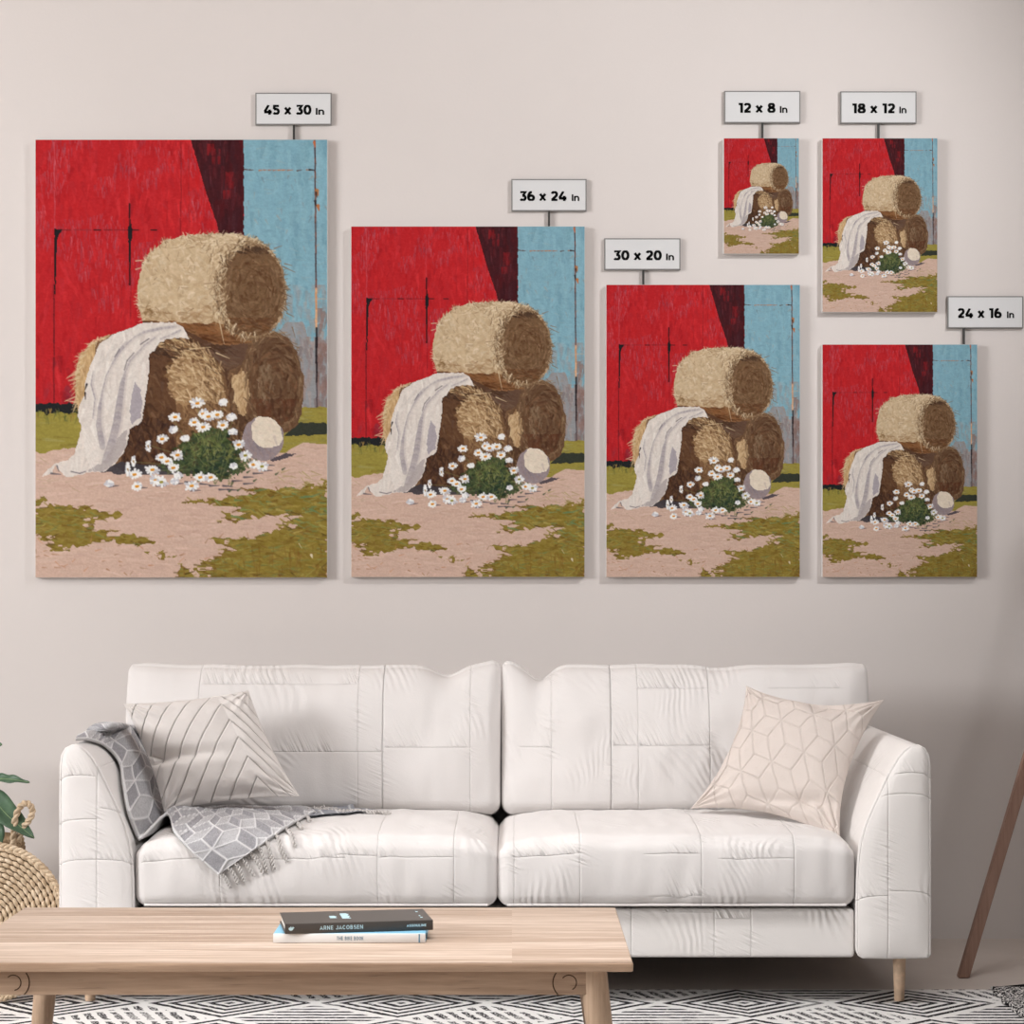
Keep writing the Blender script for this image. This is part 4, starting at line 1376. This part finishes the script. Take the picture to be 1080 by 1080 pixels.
# the hidden rear corner spreads its fringe along the back of the seat
for k in range(16):
    f = k / 15
    b = on_sofa(333 + 62 * f, 856 + 2 * f, .006)[0]
    tassel(b, Vector((.9 + random.uniform(-.15, .2), -.55 + random.uniform(-.2, .2), .05)), .05 * random.uniform(.85, 1.1), 100 + k)
rows2 = [[(318, 852, .012), (322, 858, .010), (326, 863, .009)], [(340, 851, .012), (345, 857, .008), (348, 861, .006)], [(366, 854, .008), (370, 857, .006), (373, 859, .005)], [(392, 856, .006), (395, 857.5, .005), (398, 858.6, .004)]]
c2 = np.array([[np.array(on_sofa(*q)[0]) for q in r] for r in rows2])
q1 = catmull(c2, 40); q2 = np.swapaxes(catmull(np.swapaxes(q1, 0, 1), 12), 0, 1)
for i in range(40):
    for j in range(12):
        l_, n_, _, _ = SOFA_BVH.find_nearest(Vector(q2[i, j]))
        q2[i, j] = np.array(l_ + n_ * .002)
Vq = np.concatenate([(q2 + [0, 0, .004]).reshape(-1, 3), (q2 + [0, 0, .0005]).reshape(-1, 3)])
Fq = []
for i in range(39):
    for j in range(11):
        a = i * 12 + j
        Fq.append((a, a + 1, a + 13, a + 12)); Fq.append(tuple(x + 480 for x in (a, a + 12, a + 13, a + 1)))
o = obj('folded_corner', Vq, Fq, MAT_THROW, throw)
cc = np.tile(np.array([[150, 151, 157]]), (960, 1)).astype(float)
cc[(np.arange(960) // 12) % 9 == 0] = 214
set_paint(o.data, srgb2lin(cc / 255))
# curled fringe bunch where the edge folds over
for k in range(14):
    b = on_sofa(312 + random.uniform(0, 30), 846 + random.uniform(0, 12), .022)[0]
    an = random.uniform(-.9, .6)
    tassel(b, Vector((math.cos(an), math.sin(an) * .8 - .2, .25)), .036, 300 + k)


# ------------------------------------------------------------------ wood
def wood(name, dark, light, staves=0.0, axis='x', gscale=1.0, rough=.5):
    m = Mat(name, rough, .25)
    g = m.nt.nodes.new('ShaderNodeNewGeometry')
    x, y, z = m.xyz(g.outputs['Position'])
    if axis == 'x': a, b, c = x, y, z
    else: a, b, c = z, x, y
    if staves:
        k = (b / staves).floor()
        seg = (a * 0.01).floor()
        wn = m.nt.nodes.new('ShaderNodeTexWhiteNoise'); wn.noise_dimensions = '2D'
        m.nt.links.new(m.vec(k, seg), wn.inputs['Vector'])
        tone = S(m.nt, wn.outputs['Value'])
    else:
        k = None; tone = None
    off = tone * 7.0 if tone else 0.0
    v = m.vec(a * (2.2 * gscale) + off, b * (46.0 * gscale), c * (46.0 * gscale))
    n1 = m.noise(v, 1.0, 5, .6, .5)
    n2 = m.noise(m.vec(a * (9.0 * gscale), b * (170.0 * gscale), c * (170.0 * gscale)), 1.0, 3, .6)
    f = n1 * .6 + n2 * .32 + (tone * .14 if tone else .08)
    # short dark pores along the grain
    po = m.noise(m.vec(a * 14.0, b * 260.0, c * 260.0), 1.0, 2, .5).smooth(.66, .74)
    col = m.ramp(f, [(.3, dark), (.52, tuple((d + l) // 2 for d, l in zip(dark, light))), (.72, light)])
    col = m.mix(po * .35, col, tuple(int(d * .62) for d in dark))
    m.base(col)
    m.bump(f * -1.0 + po * -.4, .0012, .4)
    return m.m


MAT_TOP = wood('table_top_oak', (146, 122, 102), (214, 195, 179), staves=.075)
MAT_FRAME = wood('table_frame_oak', (142, 114, 92), (198, 168, 142), gscale=1.0)
MAT_TLEG = wood('table_leg_oak', (158, 130, 106), (208, 180, 154), axis='z')
MAT_GROOVE = plain('groove_dark', (78, 58, 44), .7, .1)
TX0, TX1, TY0, TY1, TZ = -.952, .2025, -2.0, -1.39, .2908
table = thing('coffee_table', ((TX0 + TX1) / 2, (TY0 + TY1) / 2, 0), 'low light oak coffee table with round legs in front of the sofa', 'table')
MB().box(TX0, TX1, TY0, TY1, TZ - .0165, TZ - .0008, .003, 3).build('table_top_core', MAT_FRAME, table)
MB().box(TX0 + .0012, TX1 - .0012, TY0 + .0012, TY1 - .0012, TZ - .004, TZ, .0008, 1).build('table_top', MAT_TOP, table)
ap = MB()
AYF = TY0 + .036
ap.box(TX0 + .062, TX1 - .062, AYF, AYF + .022, .229, TZ - .0165, .003, 2)
aprF = ap.build('apron', MAT_FRAME, table)
MB().box(TX0 + .062, TX1 - .062, TY1 - .058, TY1 - .036, .229, TZ - .0165, .003, 2).build('apron', MAT_FRAME, table)
for ex in (TX0 + .066, TX1 - .088):
    MB().box(ex, ex + .022, AYF + .03, TY1 - .066, .229, TZ - .0165, .003, 2).build('side_rail', MAT_FRAME, table)
for sx in (-1, 1):
    for sy, yy in ((-1, AYF + .02), (1, TY1 - .056)):
        xt = (TX0 + .066 if sx < 0 else TX1 - .066)
        pts = [(xt + sx * .03 * (1 - t), yy + sy * .018 * (1 - t), .0065 + t * (TZ - .0165 - .0065)) for t in (0, .02, .3, .6, .85, 1)]
        MB().tube(pts, [.0175, .0182, .0205, .0225, .0235, .0235], 28).build('leg', MAT_TLEG, table)
# turned joint rings cut into the apron
for cxp, sgn in ((14, 1), (600, -1)):
    c = at(cxp, 1036.5, CAM_D + AYF)
    small = [(c.x + math.cos(a) * .0128, AYF, c.z + math.sin(a) * .0128) for a in np.linspace(-PI * .45, PI * .75, 30) * sgn + (0 if sgn > 0 else 0)]
    if sgn < 0:
        small = [(c.x + math.cos(a) * .0128, AYF, c.z + math.sin(a) * .0128) for a in np.linspace(-PI * .35, PI * .8, 30)]
    big = [(c.x + sgn * math.cos(a) * .027, AYF, c.z + math.sin(a) * .027) for a in np.linspace(-.82, .66, 24)]
    mb = MB().tube(small, .0009, 6)
    mb.tube(big, .0010, 6)
    mb.build('joint_ring', MAT_GROOVE, aprF)

# ------------------------------------------------------------------ books
MAT_PAGES = Mat('book_pages', .9, .05)
x, y, z = MAT_PAGES.xyz(MAT_PAGES.coords())
MAT_PAGES.base(MAT_PAGES.ramp((z * 6000.0).sin() * .5 + .5, [(0, (205, 200, 192)), (1, (238, 234, 228))]))
MAT_PAGES = MAT_PAGES.m
MAT_BLUE = plain('book_blue', (132, 186, 212), .45, .3)
MAT_WHITECOVER = plain('book_white', (232, 230, 228), .5, .3)
MAT_DARK = plain('book_dark', (74, 69, 65), .4, .35)
MAT_LETTER = plain('book_letters', (196, 226, 234), .5, .2)
MAT_LETTER2 = plain('book_letters_blue', (96, 136, 160), .5, .2)


def book(x0, y0, ang, w, d, z0, t, cov_mat, spine_mat, label):
    """spine faces the camera; (x0,y0) is the spine's left end"""
    M = Matrix.Translation((x0, y0, z0)) @ Matrix.Rotation(ang, 4, 'Z')
    c = M @ Vector((w / 2, d / 2, 0))
    r = thing('book', c, label, 'book')
    th = .0022
    mb = MB()
    mb.box(0, w, .004, d, 0, th, .0006, 1, M)
    mb.box(0, w, .004, d, t - th, t, .0006, 1, M)
    cov = mb.build('cover', cov_mat, r)
    sp = MB().box(0, w, 0, .0042, 0, t, .0010, 2, M).build('spine', spine_mat, r)
    MB().box(.003, w - .003, .0042, d - .003, th, t - th, 0, 1, M).build('page_block', MAT_PAGES, r, smooth=False)
    return r, M, sp, cov


ZT = TZ + .0006
yb = at(288, 994.3, 1).y
db = FPX / ((994.3 - 615) / (CAM_Z - ZT))
bx = (288 - 540) * db / FPX
r1, M1, sp1, cv1 = book(bx, db - CAM_D, 0.0, .268, .17, ZT, .0158, MAT_BLUE, MAT_WHITECOVER, 'lower book on the coffee table, white spine reading THE BIKE BOOK, light blue cover')


def letter(txt, u0, u1, v0, v1, M, t, parent, mat, bold=.17, name='lettering'):
    V_, F_ = text_verts(txt, u0, u1, v0, v1, -.0001, bold, .0003, M, .2)
    return obj(name, V_, F_, mat, parent, smooth=False)


letter('THE BIKE BOOK', .112, .159, .0046, .0112, M1, 0, sp1, MAT_LETTER2, .15)
MB().box(.256, .2585, -.0003, .001, .0005, .0152, 0, 1, M1).build('stripe', MAT_LETTER2, sp1, smooth=False)
z2 = ZT + .0158 + .0006
T2 = .0176
d2 = FPX / ((985.2 - 615) / (CAM_Z - z2))
bx2 = (300.5 - 540) * d2 / FPX
r2, M2_, sp2, cv2 = book(bx2, d2 - CAM_D, math.radians(10), .2625, .135, z2, T2, MAT_DARK, MAT_DARK, 'upper dark grey book with pale blue lettering lying on the light blue book')
letter('ARNE JACOBSEN', .061, .1375, .0056, .0128, M2_, 0, sp2, MAT_LETTER, .17)
letter('ASSOULINE', .2150, .2500, .0068, .0112, M2_, 0, sp2, MAT_LETTER, .24, 'publisher_lettering')
# bird mark at the left end of the spine
bird = [(0, 5), (2.2, 2.2), (5.5, 1.4), (8.6, 2.8), (10, 5.4), (12.2, 6.6), (10.2, 7.2), (9.2, 9), (6.6, 6.4), (5, 9.6), (3.6, 6.6), (1.2, 8), (1.6, 6)]
bv = [M2_ @ Vector((.006 + a * .0009, -.0003, .0040 + b * .0010)) for a, b in bird]
bv += [M2_ @ Vector((.006 + a * .0009, .0004, .0040 + b * .0010)) for a, b in bird]
nb_ = len(bird)
obj('bird_mark', bv, [tuple(range(nb_))] + [(i, (i + 1) % nb_, nb_ + (i + 1) % nb_, nb_ + i) for i in range(nb_)], MAT_LETTER, sp2, smooth=False)
# marks on the front cover
Rz = M2_ @ Matrix.Translation((0, 0, T2 + .0001))


def cover_rows(x0, x1, y0, y1, n):
    mb = MB()
    for i in range(n):
        a = y0 + (y1 - y0) * i / n
        mb.box(x0 + .001 * (i % 2), x1 - .0015 * ((i * 2) % 3), a, a + (y1 - y0) / n * .72, -.0001, .0003, 0, 1, Rz)
    return mb


cover_rows(.084, .097, .052, .078, 5).build('cover_lettering', MAT_LETTER, cv2, smooth=False)
cover_rows(.105, .121, .045, .105, 8).build('cover_lettering', MAT_LETTER, cv2, smooth=False)
cover_rows(.244, .248, .03, .06, 3).build('cover_lettering', MAT_LETTER, cv2, smooth=False)
cover_rows(.244, .248, .098, .115, 2).build('cover_lettering', MAT_LETTER, cv2, smooth=False)

# ------------------------------------------------------------------ rug
m = Mat('rug_weave', .95, .05)
g = m.nt.nodes.new('ShaderNodeNewGeometry')
x, y, z = m.xyz(g.outputs['Position'])
CW, CH = .374, .33
jit = m.noise(m.vec(x * 1.0, y * 1.0), 34, 2) - .5
X_ = (x - .506 + jit * .012) / CW
Y_ = (y + .887 + jit * .010) / CH
fx = (X_ + .5).floor(); fy = (Y_ + .5).floor()
ax_ = (X_ - fx).abs(); ay_ = (Y_ - fy).abs()
dA = (ax_ + ay_) * 2.0                      # 0 centre .. 1 edge of a concentric diamond
inA = dA.lt(1.0)
ringA = (dA * 4.5 + .2).fract().lt(.5)
# the diamonds in between: bars or short dashes, taking turns
gx_ = X_.floor(); gy_ = Y_.floor()
bx_ = X_ - gx_ - .5; by_ = Y_ - gy_ - .5
kind = (gx_ + gy_).mod(2.0).lt(.5)
inset = ((bx_.abs() + by_.abs()) * 2.0).lt(.86)
bars = (by_ * 11.0).fract().lt(.45)
sk = bx_ + by_ * by_.gt(0.0) * .0 + by_ * .35
dash = ((sk * 12.0).fract().lt(.5)) * ((by_ * 3.4 + .15).fract().lt(.82)) * (m.noise(m.vec(x * 1.0, y * 1.0), 210, 1).gt(.42))
typeB = (bars * kind + dash * (1.0 - kind)) * inset
dark = ringA * inA + typeB * (1.0 - inA)
worn = m.noise(m.vec(x, y), 130, 3, .6).smooth(.30, .42)
patch = m.noise(m.vec(x, y), 7, 2).smooth(.33, .42)
fac = dark * worn * (patch * .3 + .7)
gr_ = m.noise(m.vec(x, y), 420, 2)
col = m.mix(fac * 1.0, m.ramp(gr_, [(.3, (236, 233, 230)), (.7, (246, 244, 242))]), m.ramp(gr_, [(.3, (34, 33, 35)), (.7, (66, 63, 65))]))
m.base(col)
m.bump((y * 1200.0).sin() * .4 + gr_ * 1.0 - fac * .6, .0016, .7)
MAT_RUG = m.m
RY1 = -.728
o = MB().box(-2.3, 1.62, -2.75, RY1, 0.0005, .006, .0015, 2).build('rug', MAT_RUG, None, (-.3, -1.7, 0))
tag(o, 'cream rug with black diamond and stripe pattern lying under the sofa and coffee table', 'rug')

m = Mat('flecked_weave', .95, .05)
g = m.nt.nodes.new('ShaderNodeNewGeometry')
x, y, z = m.xyz(g.outputs['Position'])
vor = m.nt.nodes.new('ShaderNodeTexVoronoi'); vor.inputs['Scale'].default_value = 1.0
m.nt.links.new(m.vec(x * 190.0, y * 90.0, z * 100.0), vor.inputs['Vector'])
f = m.noise(m.vec(x * 230.0, y * 110.0, z * 80.0), 1.0, 2)
m.base(m.ramp(f, [(.42, (26, 25, 27)), (.5, (70, 67, 68)), (.56, (214, 210, 206))]))
m.bump(f, .004, .9)
MAT_FLECK = m.m
MAT_BLACKHEM = plain('black_hem', (26, 25, 26), .9, .1)
V, F, P = rounded_box(1.075, 1.62, -2.1, -.735, .0066, .0130, .003, 40, 70, 2)
zz = np.clip(P[:, 2], 0, 1)
V[:, 2] += zz * (vnoise(V, 9, 3.0) * .003 + .002)
V[:, 0] += np.clip(-P[:, 0], 0, 1) ** 8 * vnoise(V, 30, 1.0) * .012
r = thing('folded_textile', (1.3, -1.4, .0066), 'black and white flecked woven textile with black hem on the rug at far right', 'textile')
obj('woven_cloth', V, F, MAT_FLECK, r)
MB().tube([(1.105 + .5 * t, -.738 + .006 * math.sin(9 * t), .0120 + .0045 * math.sin(PI * min(1, t * 1.8) / 2)) for t in np.linspace(0, 1, 20)], [.003 + .0055 * min(1, i / 4) for i in range(20)], 10).build('hem', MAT_BLACKHEM, r)

# ------------------------------------------------------------------ tripod stand at the right edge
MAT_WALNUT = wood('stand_wood', (128, 98, 84), (172, 140, 124), axis='z', gscale=1.2)
apex = Vector((1.50, -.55, 1.50))
stand = thing('tripod_stand', (1.5, -.45, 0), 'slanting brown wooden tripod stand right of the sofa, cut off by the frame', 'stand')


def stick(p0, p1, w, d, name, parent):
    p0, p1 = Vector(p0), Vector(p1)
    ax = (p1 - p0).normalized()
    side = Vector((0, 1, 0)).cross(ax).normalized(); dep = ax.cross(side)
    V_ = []
    for q, zc in ((p0, p0.z), (p1, p1.z)):
        for a, b in ((-1, -1), (1, -1), (1, 1), (-1, 1)):
            v = q + side * a * w / 2 + dep * b * d / 2
            v = v + ax * ((zc - v.z) / ax.z)     # feet cut level with the floor
            V_.append(v)
    F_ = [(3, 2, 1, 0), (4, 5, 6, 7), (0, 1, 5, 4), (1, 2, 6, 5), (2, 3, 7, 6), (3, 0, 4, 7)]
    bm = bmesh.new()
    vs = [bm.verts.new(v) for v in V_]
    for f_ in F_: bm.faces.new([vs[i] for i in f_])
    bmesh.ops.recalc_face_normals(bm, faces=bm.faces)
    bmesh.ops.bevel(bm, geom=list(bm.edges), offset=.002, segments=2, affect='EDGES')
    bm.verts.index_update()
    o_ = obj(name, [v.co for v in bm.verts], [[v.index for v in f_.verts] for f_ in bm.faces], MAT_WALNUT, parent, auto=40)
    bm.free()
    return o_


foot = at(1015.5, 1031, FPX / ((1031 - 615) / CAM_Z))
hi = at(1080, 815, CAM_D + foot.y)
slope = (hi.x - foot.x) / (hi.z - foot.z)
apx = foot.x + slope * 1.42
stick((foot.x, foot.y, .0005), (apx, foot.y, 1.42), 0.0245, .026, 'leg', stand)
stick((apx + .42, foot.y + .02, .0005), (apx + .05, foot.y + .02, 1.42), 0.0245, .026, 'leg', stand)
stick((apx + .10, foot.y + .40, .0005), (apx + .025, foot.y + .06, 1.42), 0.0245, .026, 'leg', stand)
MB().lathe(apx + .03, foot.y + .02, [(.06, 1.41), (.065, 1.42), (.065, 1.45), (.05, 1.46)], 32).build('hub', MAT_WALNUT, stand)

# ------------------------------------------------------------------ woven tray, basket, plant at the left edge
m = Mat('rattan', .75, .2)
f = m.noise(m.coords(), 60, 4)
m.base(m.ramp(f, [(.3, (178, 154, 126)), (.55, (206, 184, 156)), (.75, (224, 206, 182))]))
MAT_RATTAN = m.m
MAT_RATTAN_DK = plain('rattan_inner', (98, 74, 54), .9, .05)
m = Mat('seagrass', .85, .1)
f = m.noise(m.coords(), 90, 4)
m.base(m.ramp(f, [(.3, (104, 84, 62)), (.55, (150, 126, 98)), (.75, (184, 160, 130))]))
MAT_SEAGRASS = m.m

tray_c = Vector((-1.155, -.86, .178))
tilt = math.radians(10)
Mt = Matrix.Translation(tray_c) @ Matrix.Rotation(PI / 2 - tilt, 4, 'X')     # disc axis points to the camera
tray = thing('woven_tray', (tray_c.x, tray_c.y + .03, .0065), 'round coiled rattan tray leaning upright left of the sofa', 'tray')
R0 = .170
# backing plate
prof = [(.002, -.012), (R0 * .5, -.013), (R0 * .9, -.010), (R0, -.004), (R0, .002), (R0 * .9, -.004), (R0 * .5, -.007), (.002, -.006)]
mbk = MB(); mbk.lathe(0, 0, prof, 64)
obj('backing', [(Mt @ Vector(v)) for v in mbk.v], mbk.f, MAT_RATTAN_DK, tray)
mbw = MB()
nr = 15
for k in range(nr):
    rr = .010 + (R0 - .018) * k / (nr - 1)
    nst = max(8, int(2 * PI * rr / .018))
    for q in range(nst):
        a0 = 2 * PI * (q + .5 * (k % 2)) / nst
        a1 = a0 + 2 * PI / nst * 1.12
        pts, rad = [], []
        for t in np.linspace(0, 1, 7):
            a = a0 + (a1 - a0) * t
            lift = .0035 * math.sin(PI * t) - .0012
            rq = rr + .0028 * (t - .5)
            dish = -.004 + .006 * (rr / R0) ** 2
            pts.append(Mt @ Vector((rq * math.cos(a), rq * math.sin(a), dish + lift)))
            rad.append(.0052 * (.62 + .38 * math.sin(PI * t)))
        mbw.tube(pts, rad, 6)
mbw.build('woven_coil', MAT_RATTAN, tray)
mbr = MB()
for ph in range(2):
    pts = []
    for t in range(420):
        a = 2 * PI * t / 420
        tw = a * 46 + ph * PI
        pts.append(Mt @ Vector(((R0 + .003 * math.cos(tw)) * math.cos(a), (R0 + .003 * math.cos(tw)) * math.sin(a), .002 + .003 * math.sin(tw))))
    mbr.tube(pts, .0046, 7, closed=True)
mbr.build('braided_rim', MAT_RATTAN, tray)
mbh = MB()
for ph in range(2):
    pts = []
    for t in range(60):
        q = t / 59
        xx = -.05 + .085 * q; 
        yy = -.075 - .012 * math.sin(PI * q) + .045 * q
        tw = q * 26 + ph * PI
        pts.append(Mt @ Vector((xx, yy + .003 * math.cos(tw), .006 + .012 * math.sin(PI * q) + .003 * math.sin(tw))))
    mbh.tube(pts, .004, 7)
mbh.build('handle', MAT_RATTAN, tray)

bas_c = Vector((-1.345, -.33, 0))
basket = thing('plant_basket', (bas_c.x, bas_c.y, .0), 'brown seagrass basket with a twisted rope handle, behind the round tray', 'basket')
mbb = MB()
BR, BH = .152, .300
n_r = 30
prof = [(.02, .001), (BR * .82, .001)]
for i in range(n_r * 4 + 1):
    t = i / (n_r * 4)
    rad_ = BR * (.86 + .17 * math.sin(PI * (t * .75 + .08)))
    prof.append((rad_ + .0028 * abs(math.sin(PI * t * n_r)), .004 + t * (BH - .004)))
prof += [(BR * .93, BH + .002), (BR * .9, BH - .02), (BR * .9, .02), (.02, .018)]
mbb.lathe(bas_c.x, bas_c.y, prof, 96)
vv_ = []
for (a, b, c) in mbb.v:
    an = math.atan2(b - bas_c.y, a - bas_c.x); rr = math.hypot(a - bas_c.x, b - bas_c.y)
    ring_i = int(c / (BH / n_r))
    k = 1 + (.016 * math.sin(an * 40 + (ring_i % 2) * PI) if rr > BR * .95 else 0)
    vv_.append((bas_c.x + (a - bas_c.x) * k, bas_c.y + (b - bas_c.y) * k, c))
obj('woven_body', vv_, mbb.f, MAT_SEAGRASS, basket)
MB().lathe(bas_c.x, bas_c.y, [(.002, .25), (BR * .89, .25), (BR * .89, .256), (.002, .262)], 32).build('soil', plain('soil_dark', (56, 44, 36), .95, .05, .2, 60), basket)
mbh = MB()
d_h = CAM_D + bas_c.y - .17
hp = [(14, 893), (14, 885), (14.5, 874), (17, 860), (22, 850), (28, 847), (33, 851), (34, 858), (30, 866), (25, 872), (22, 878), (19, 888)]
hc = catmull([np.array(at(a, b, d_h - .03 * math.sin(PI * i / 11))) for i, (a, b) in enumerate(hp)], 90)
for ph in range(2):
    pts = []
    for i in range(90):
        t = Vector(hc[min(i + 1, 89)] - hc[max(i - 1, 0)]).normalized()
        u = Vector((0, 1, 0)); w = t.cross(u).normalized()
        an = i * .55 + ph * PI
        pts.append(Vector(hc[i]) + (u * math.cos(an) + w * math.sin(an)) * .0038)
    mbh.tube(pts, .0045, 8)
mbh.build('rope_handle', MAT_RATTAN, basket)

m = Mat('leaf_green', .45, .35)
f = m.noise(m.coords(), 30, 4)
m.base(m.ramp(f, [(.3, (54, 78, 60)), (.7, (84, 110, 84))]))
MAT_LEAF = m.m
MAT_RIB = plain('leaf_rib', (126, 146, 104), .5, .3)
MAT_STALK = plain('plant_stalk', (92, 86, 58), .7, .2)
plant = thing('potted_plant', (bas_c.x, bas_c.y, .256), 'green leafy plant growing in the seagrass basket at the left edge', 'plant')
top_pt = Vector((bas_c.x - .02, bas_c.y - .02, .62))
stem_ = [(bas_c.x, bas_c.y, .257), (bas_c.x - .01, bas_c.y - .005, .36), (bas_c.x - .015, bas_c.y - .02, .5), tuple(top_pt)]
MB().tube([tuple(q) for q in catmull(np.array(stem_), 20)], .007, 10).build('stalk', MAT_STALK, plant)


def leaf(pts, width, up):
    """leaf blade along a curve of world points"""
    c = catmull(np.array([np.array(p) for p in pts]), 26)
    V_, F_ = [], []
    up = Vector(up)
    nw = 7
    mid = []
    for i in range(26):
        t = i / 25
        d = Vector(c[min(i + 1, 25)] - c[max(i - 1, 0)]).normalized()
        side = d.cross(up).normalized(); nn = side.cross(d)
        ts = max(0, (t - .16) / .84)
        w = width * (math.sin(PI * min(1, ts ** .8)) ** .75 if t > .16 else 0) + .0012
        for j in range(nw):
            s_ = (j / (nw - 1) - .5) * 2
            V_.append(Vector(c[i]) + side * s_ * w / 2 + nn * (abs(s_) ** 1.5 * w * .16 + .003 * math.sin(t * 22 + s_ * 2) * abs(s_)))
        mid.append(Vector(c[i]) + nn * .0004)
    n0 = len(V_)
    for i in range(25):
        for j in range(nw - 1):
            a = i * nw + j
            F_.append((a, a + 1, a + nw + 1, a + nw))
    o_ = obj('leaf', V_, F_, MAT_LEAF, plant)
    sm = o_.modifiers.new('thickness', 'SOLIDIFY'); sm.thickness = .0012
    MB().tube(mid, [.0014 * (1 - .6 * i / 25) for i in range(26)], 6).build('midrib', MAT_RIB, o_)
    return o_


D0 = CAM_D - .45
leaf([Vector((bas_c.x - .012, bas_c.y - .02, .43)), at(-8, 822, D0), at(10, 822, D0 - .03), at(31, 825, D0 - .05)], .024, (0, -.75, .65))
leaf([Vector((bas_c.x - .012, bas_c.y - .01, .40)), at(-14, 840, D0), at(10, 862, D0 - .06), at(36, 884, D0 - .08)], .058, (.2, -.85, .5))
leaf([Vector((bas_c.x - .012, bas_c.y - .01, .38)), at(-20, 862, D0), at(-6, 876, D0 - .06), at(0, 894, D0 - .07)], .05, (.3, -.9, .3))
leaf([Vector((bas_c.x - .015, bas_c.y - .01, .47)), at(-26, 800, D0), at(-12, 788, D0 - .02), at(2, 785, D0 - .03)], .045, (0, -.7, .7))
for k in range(9):
    a = PI * .55 + k * .52
    zb = .36 + .03 * k
    b = Vector((bas_c.x - .013, bas_c.y - .012, zb))
    L = .16 + .02 * math.sin(k * 3)
    dr = Vector((math.cos(a), -abs(math.sin(a)) * .5, 0))
    if dr.x > -.2: dr.x = -.25 - .3 * random.random()
    leaf([b, b + dr * L * .35 + Vector((0, 0, .05)), b + dr * L * .75 + Vector((0, 0, .05)), b + dr * L + Vector((0, 0, .0))], .06, (0, -.35, .93))
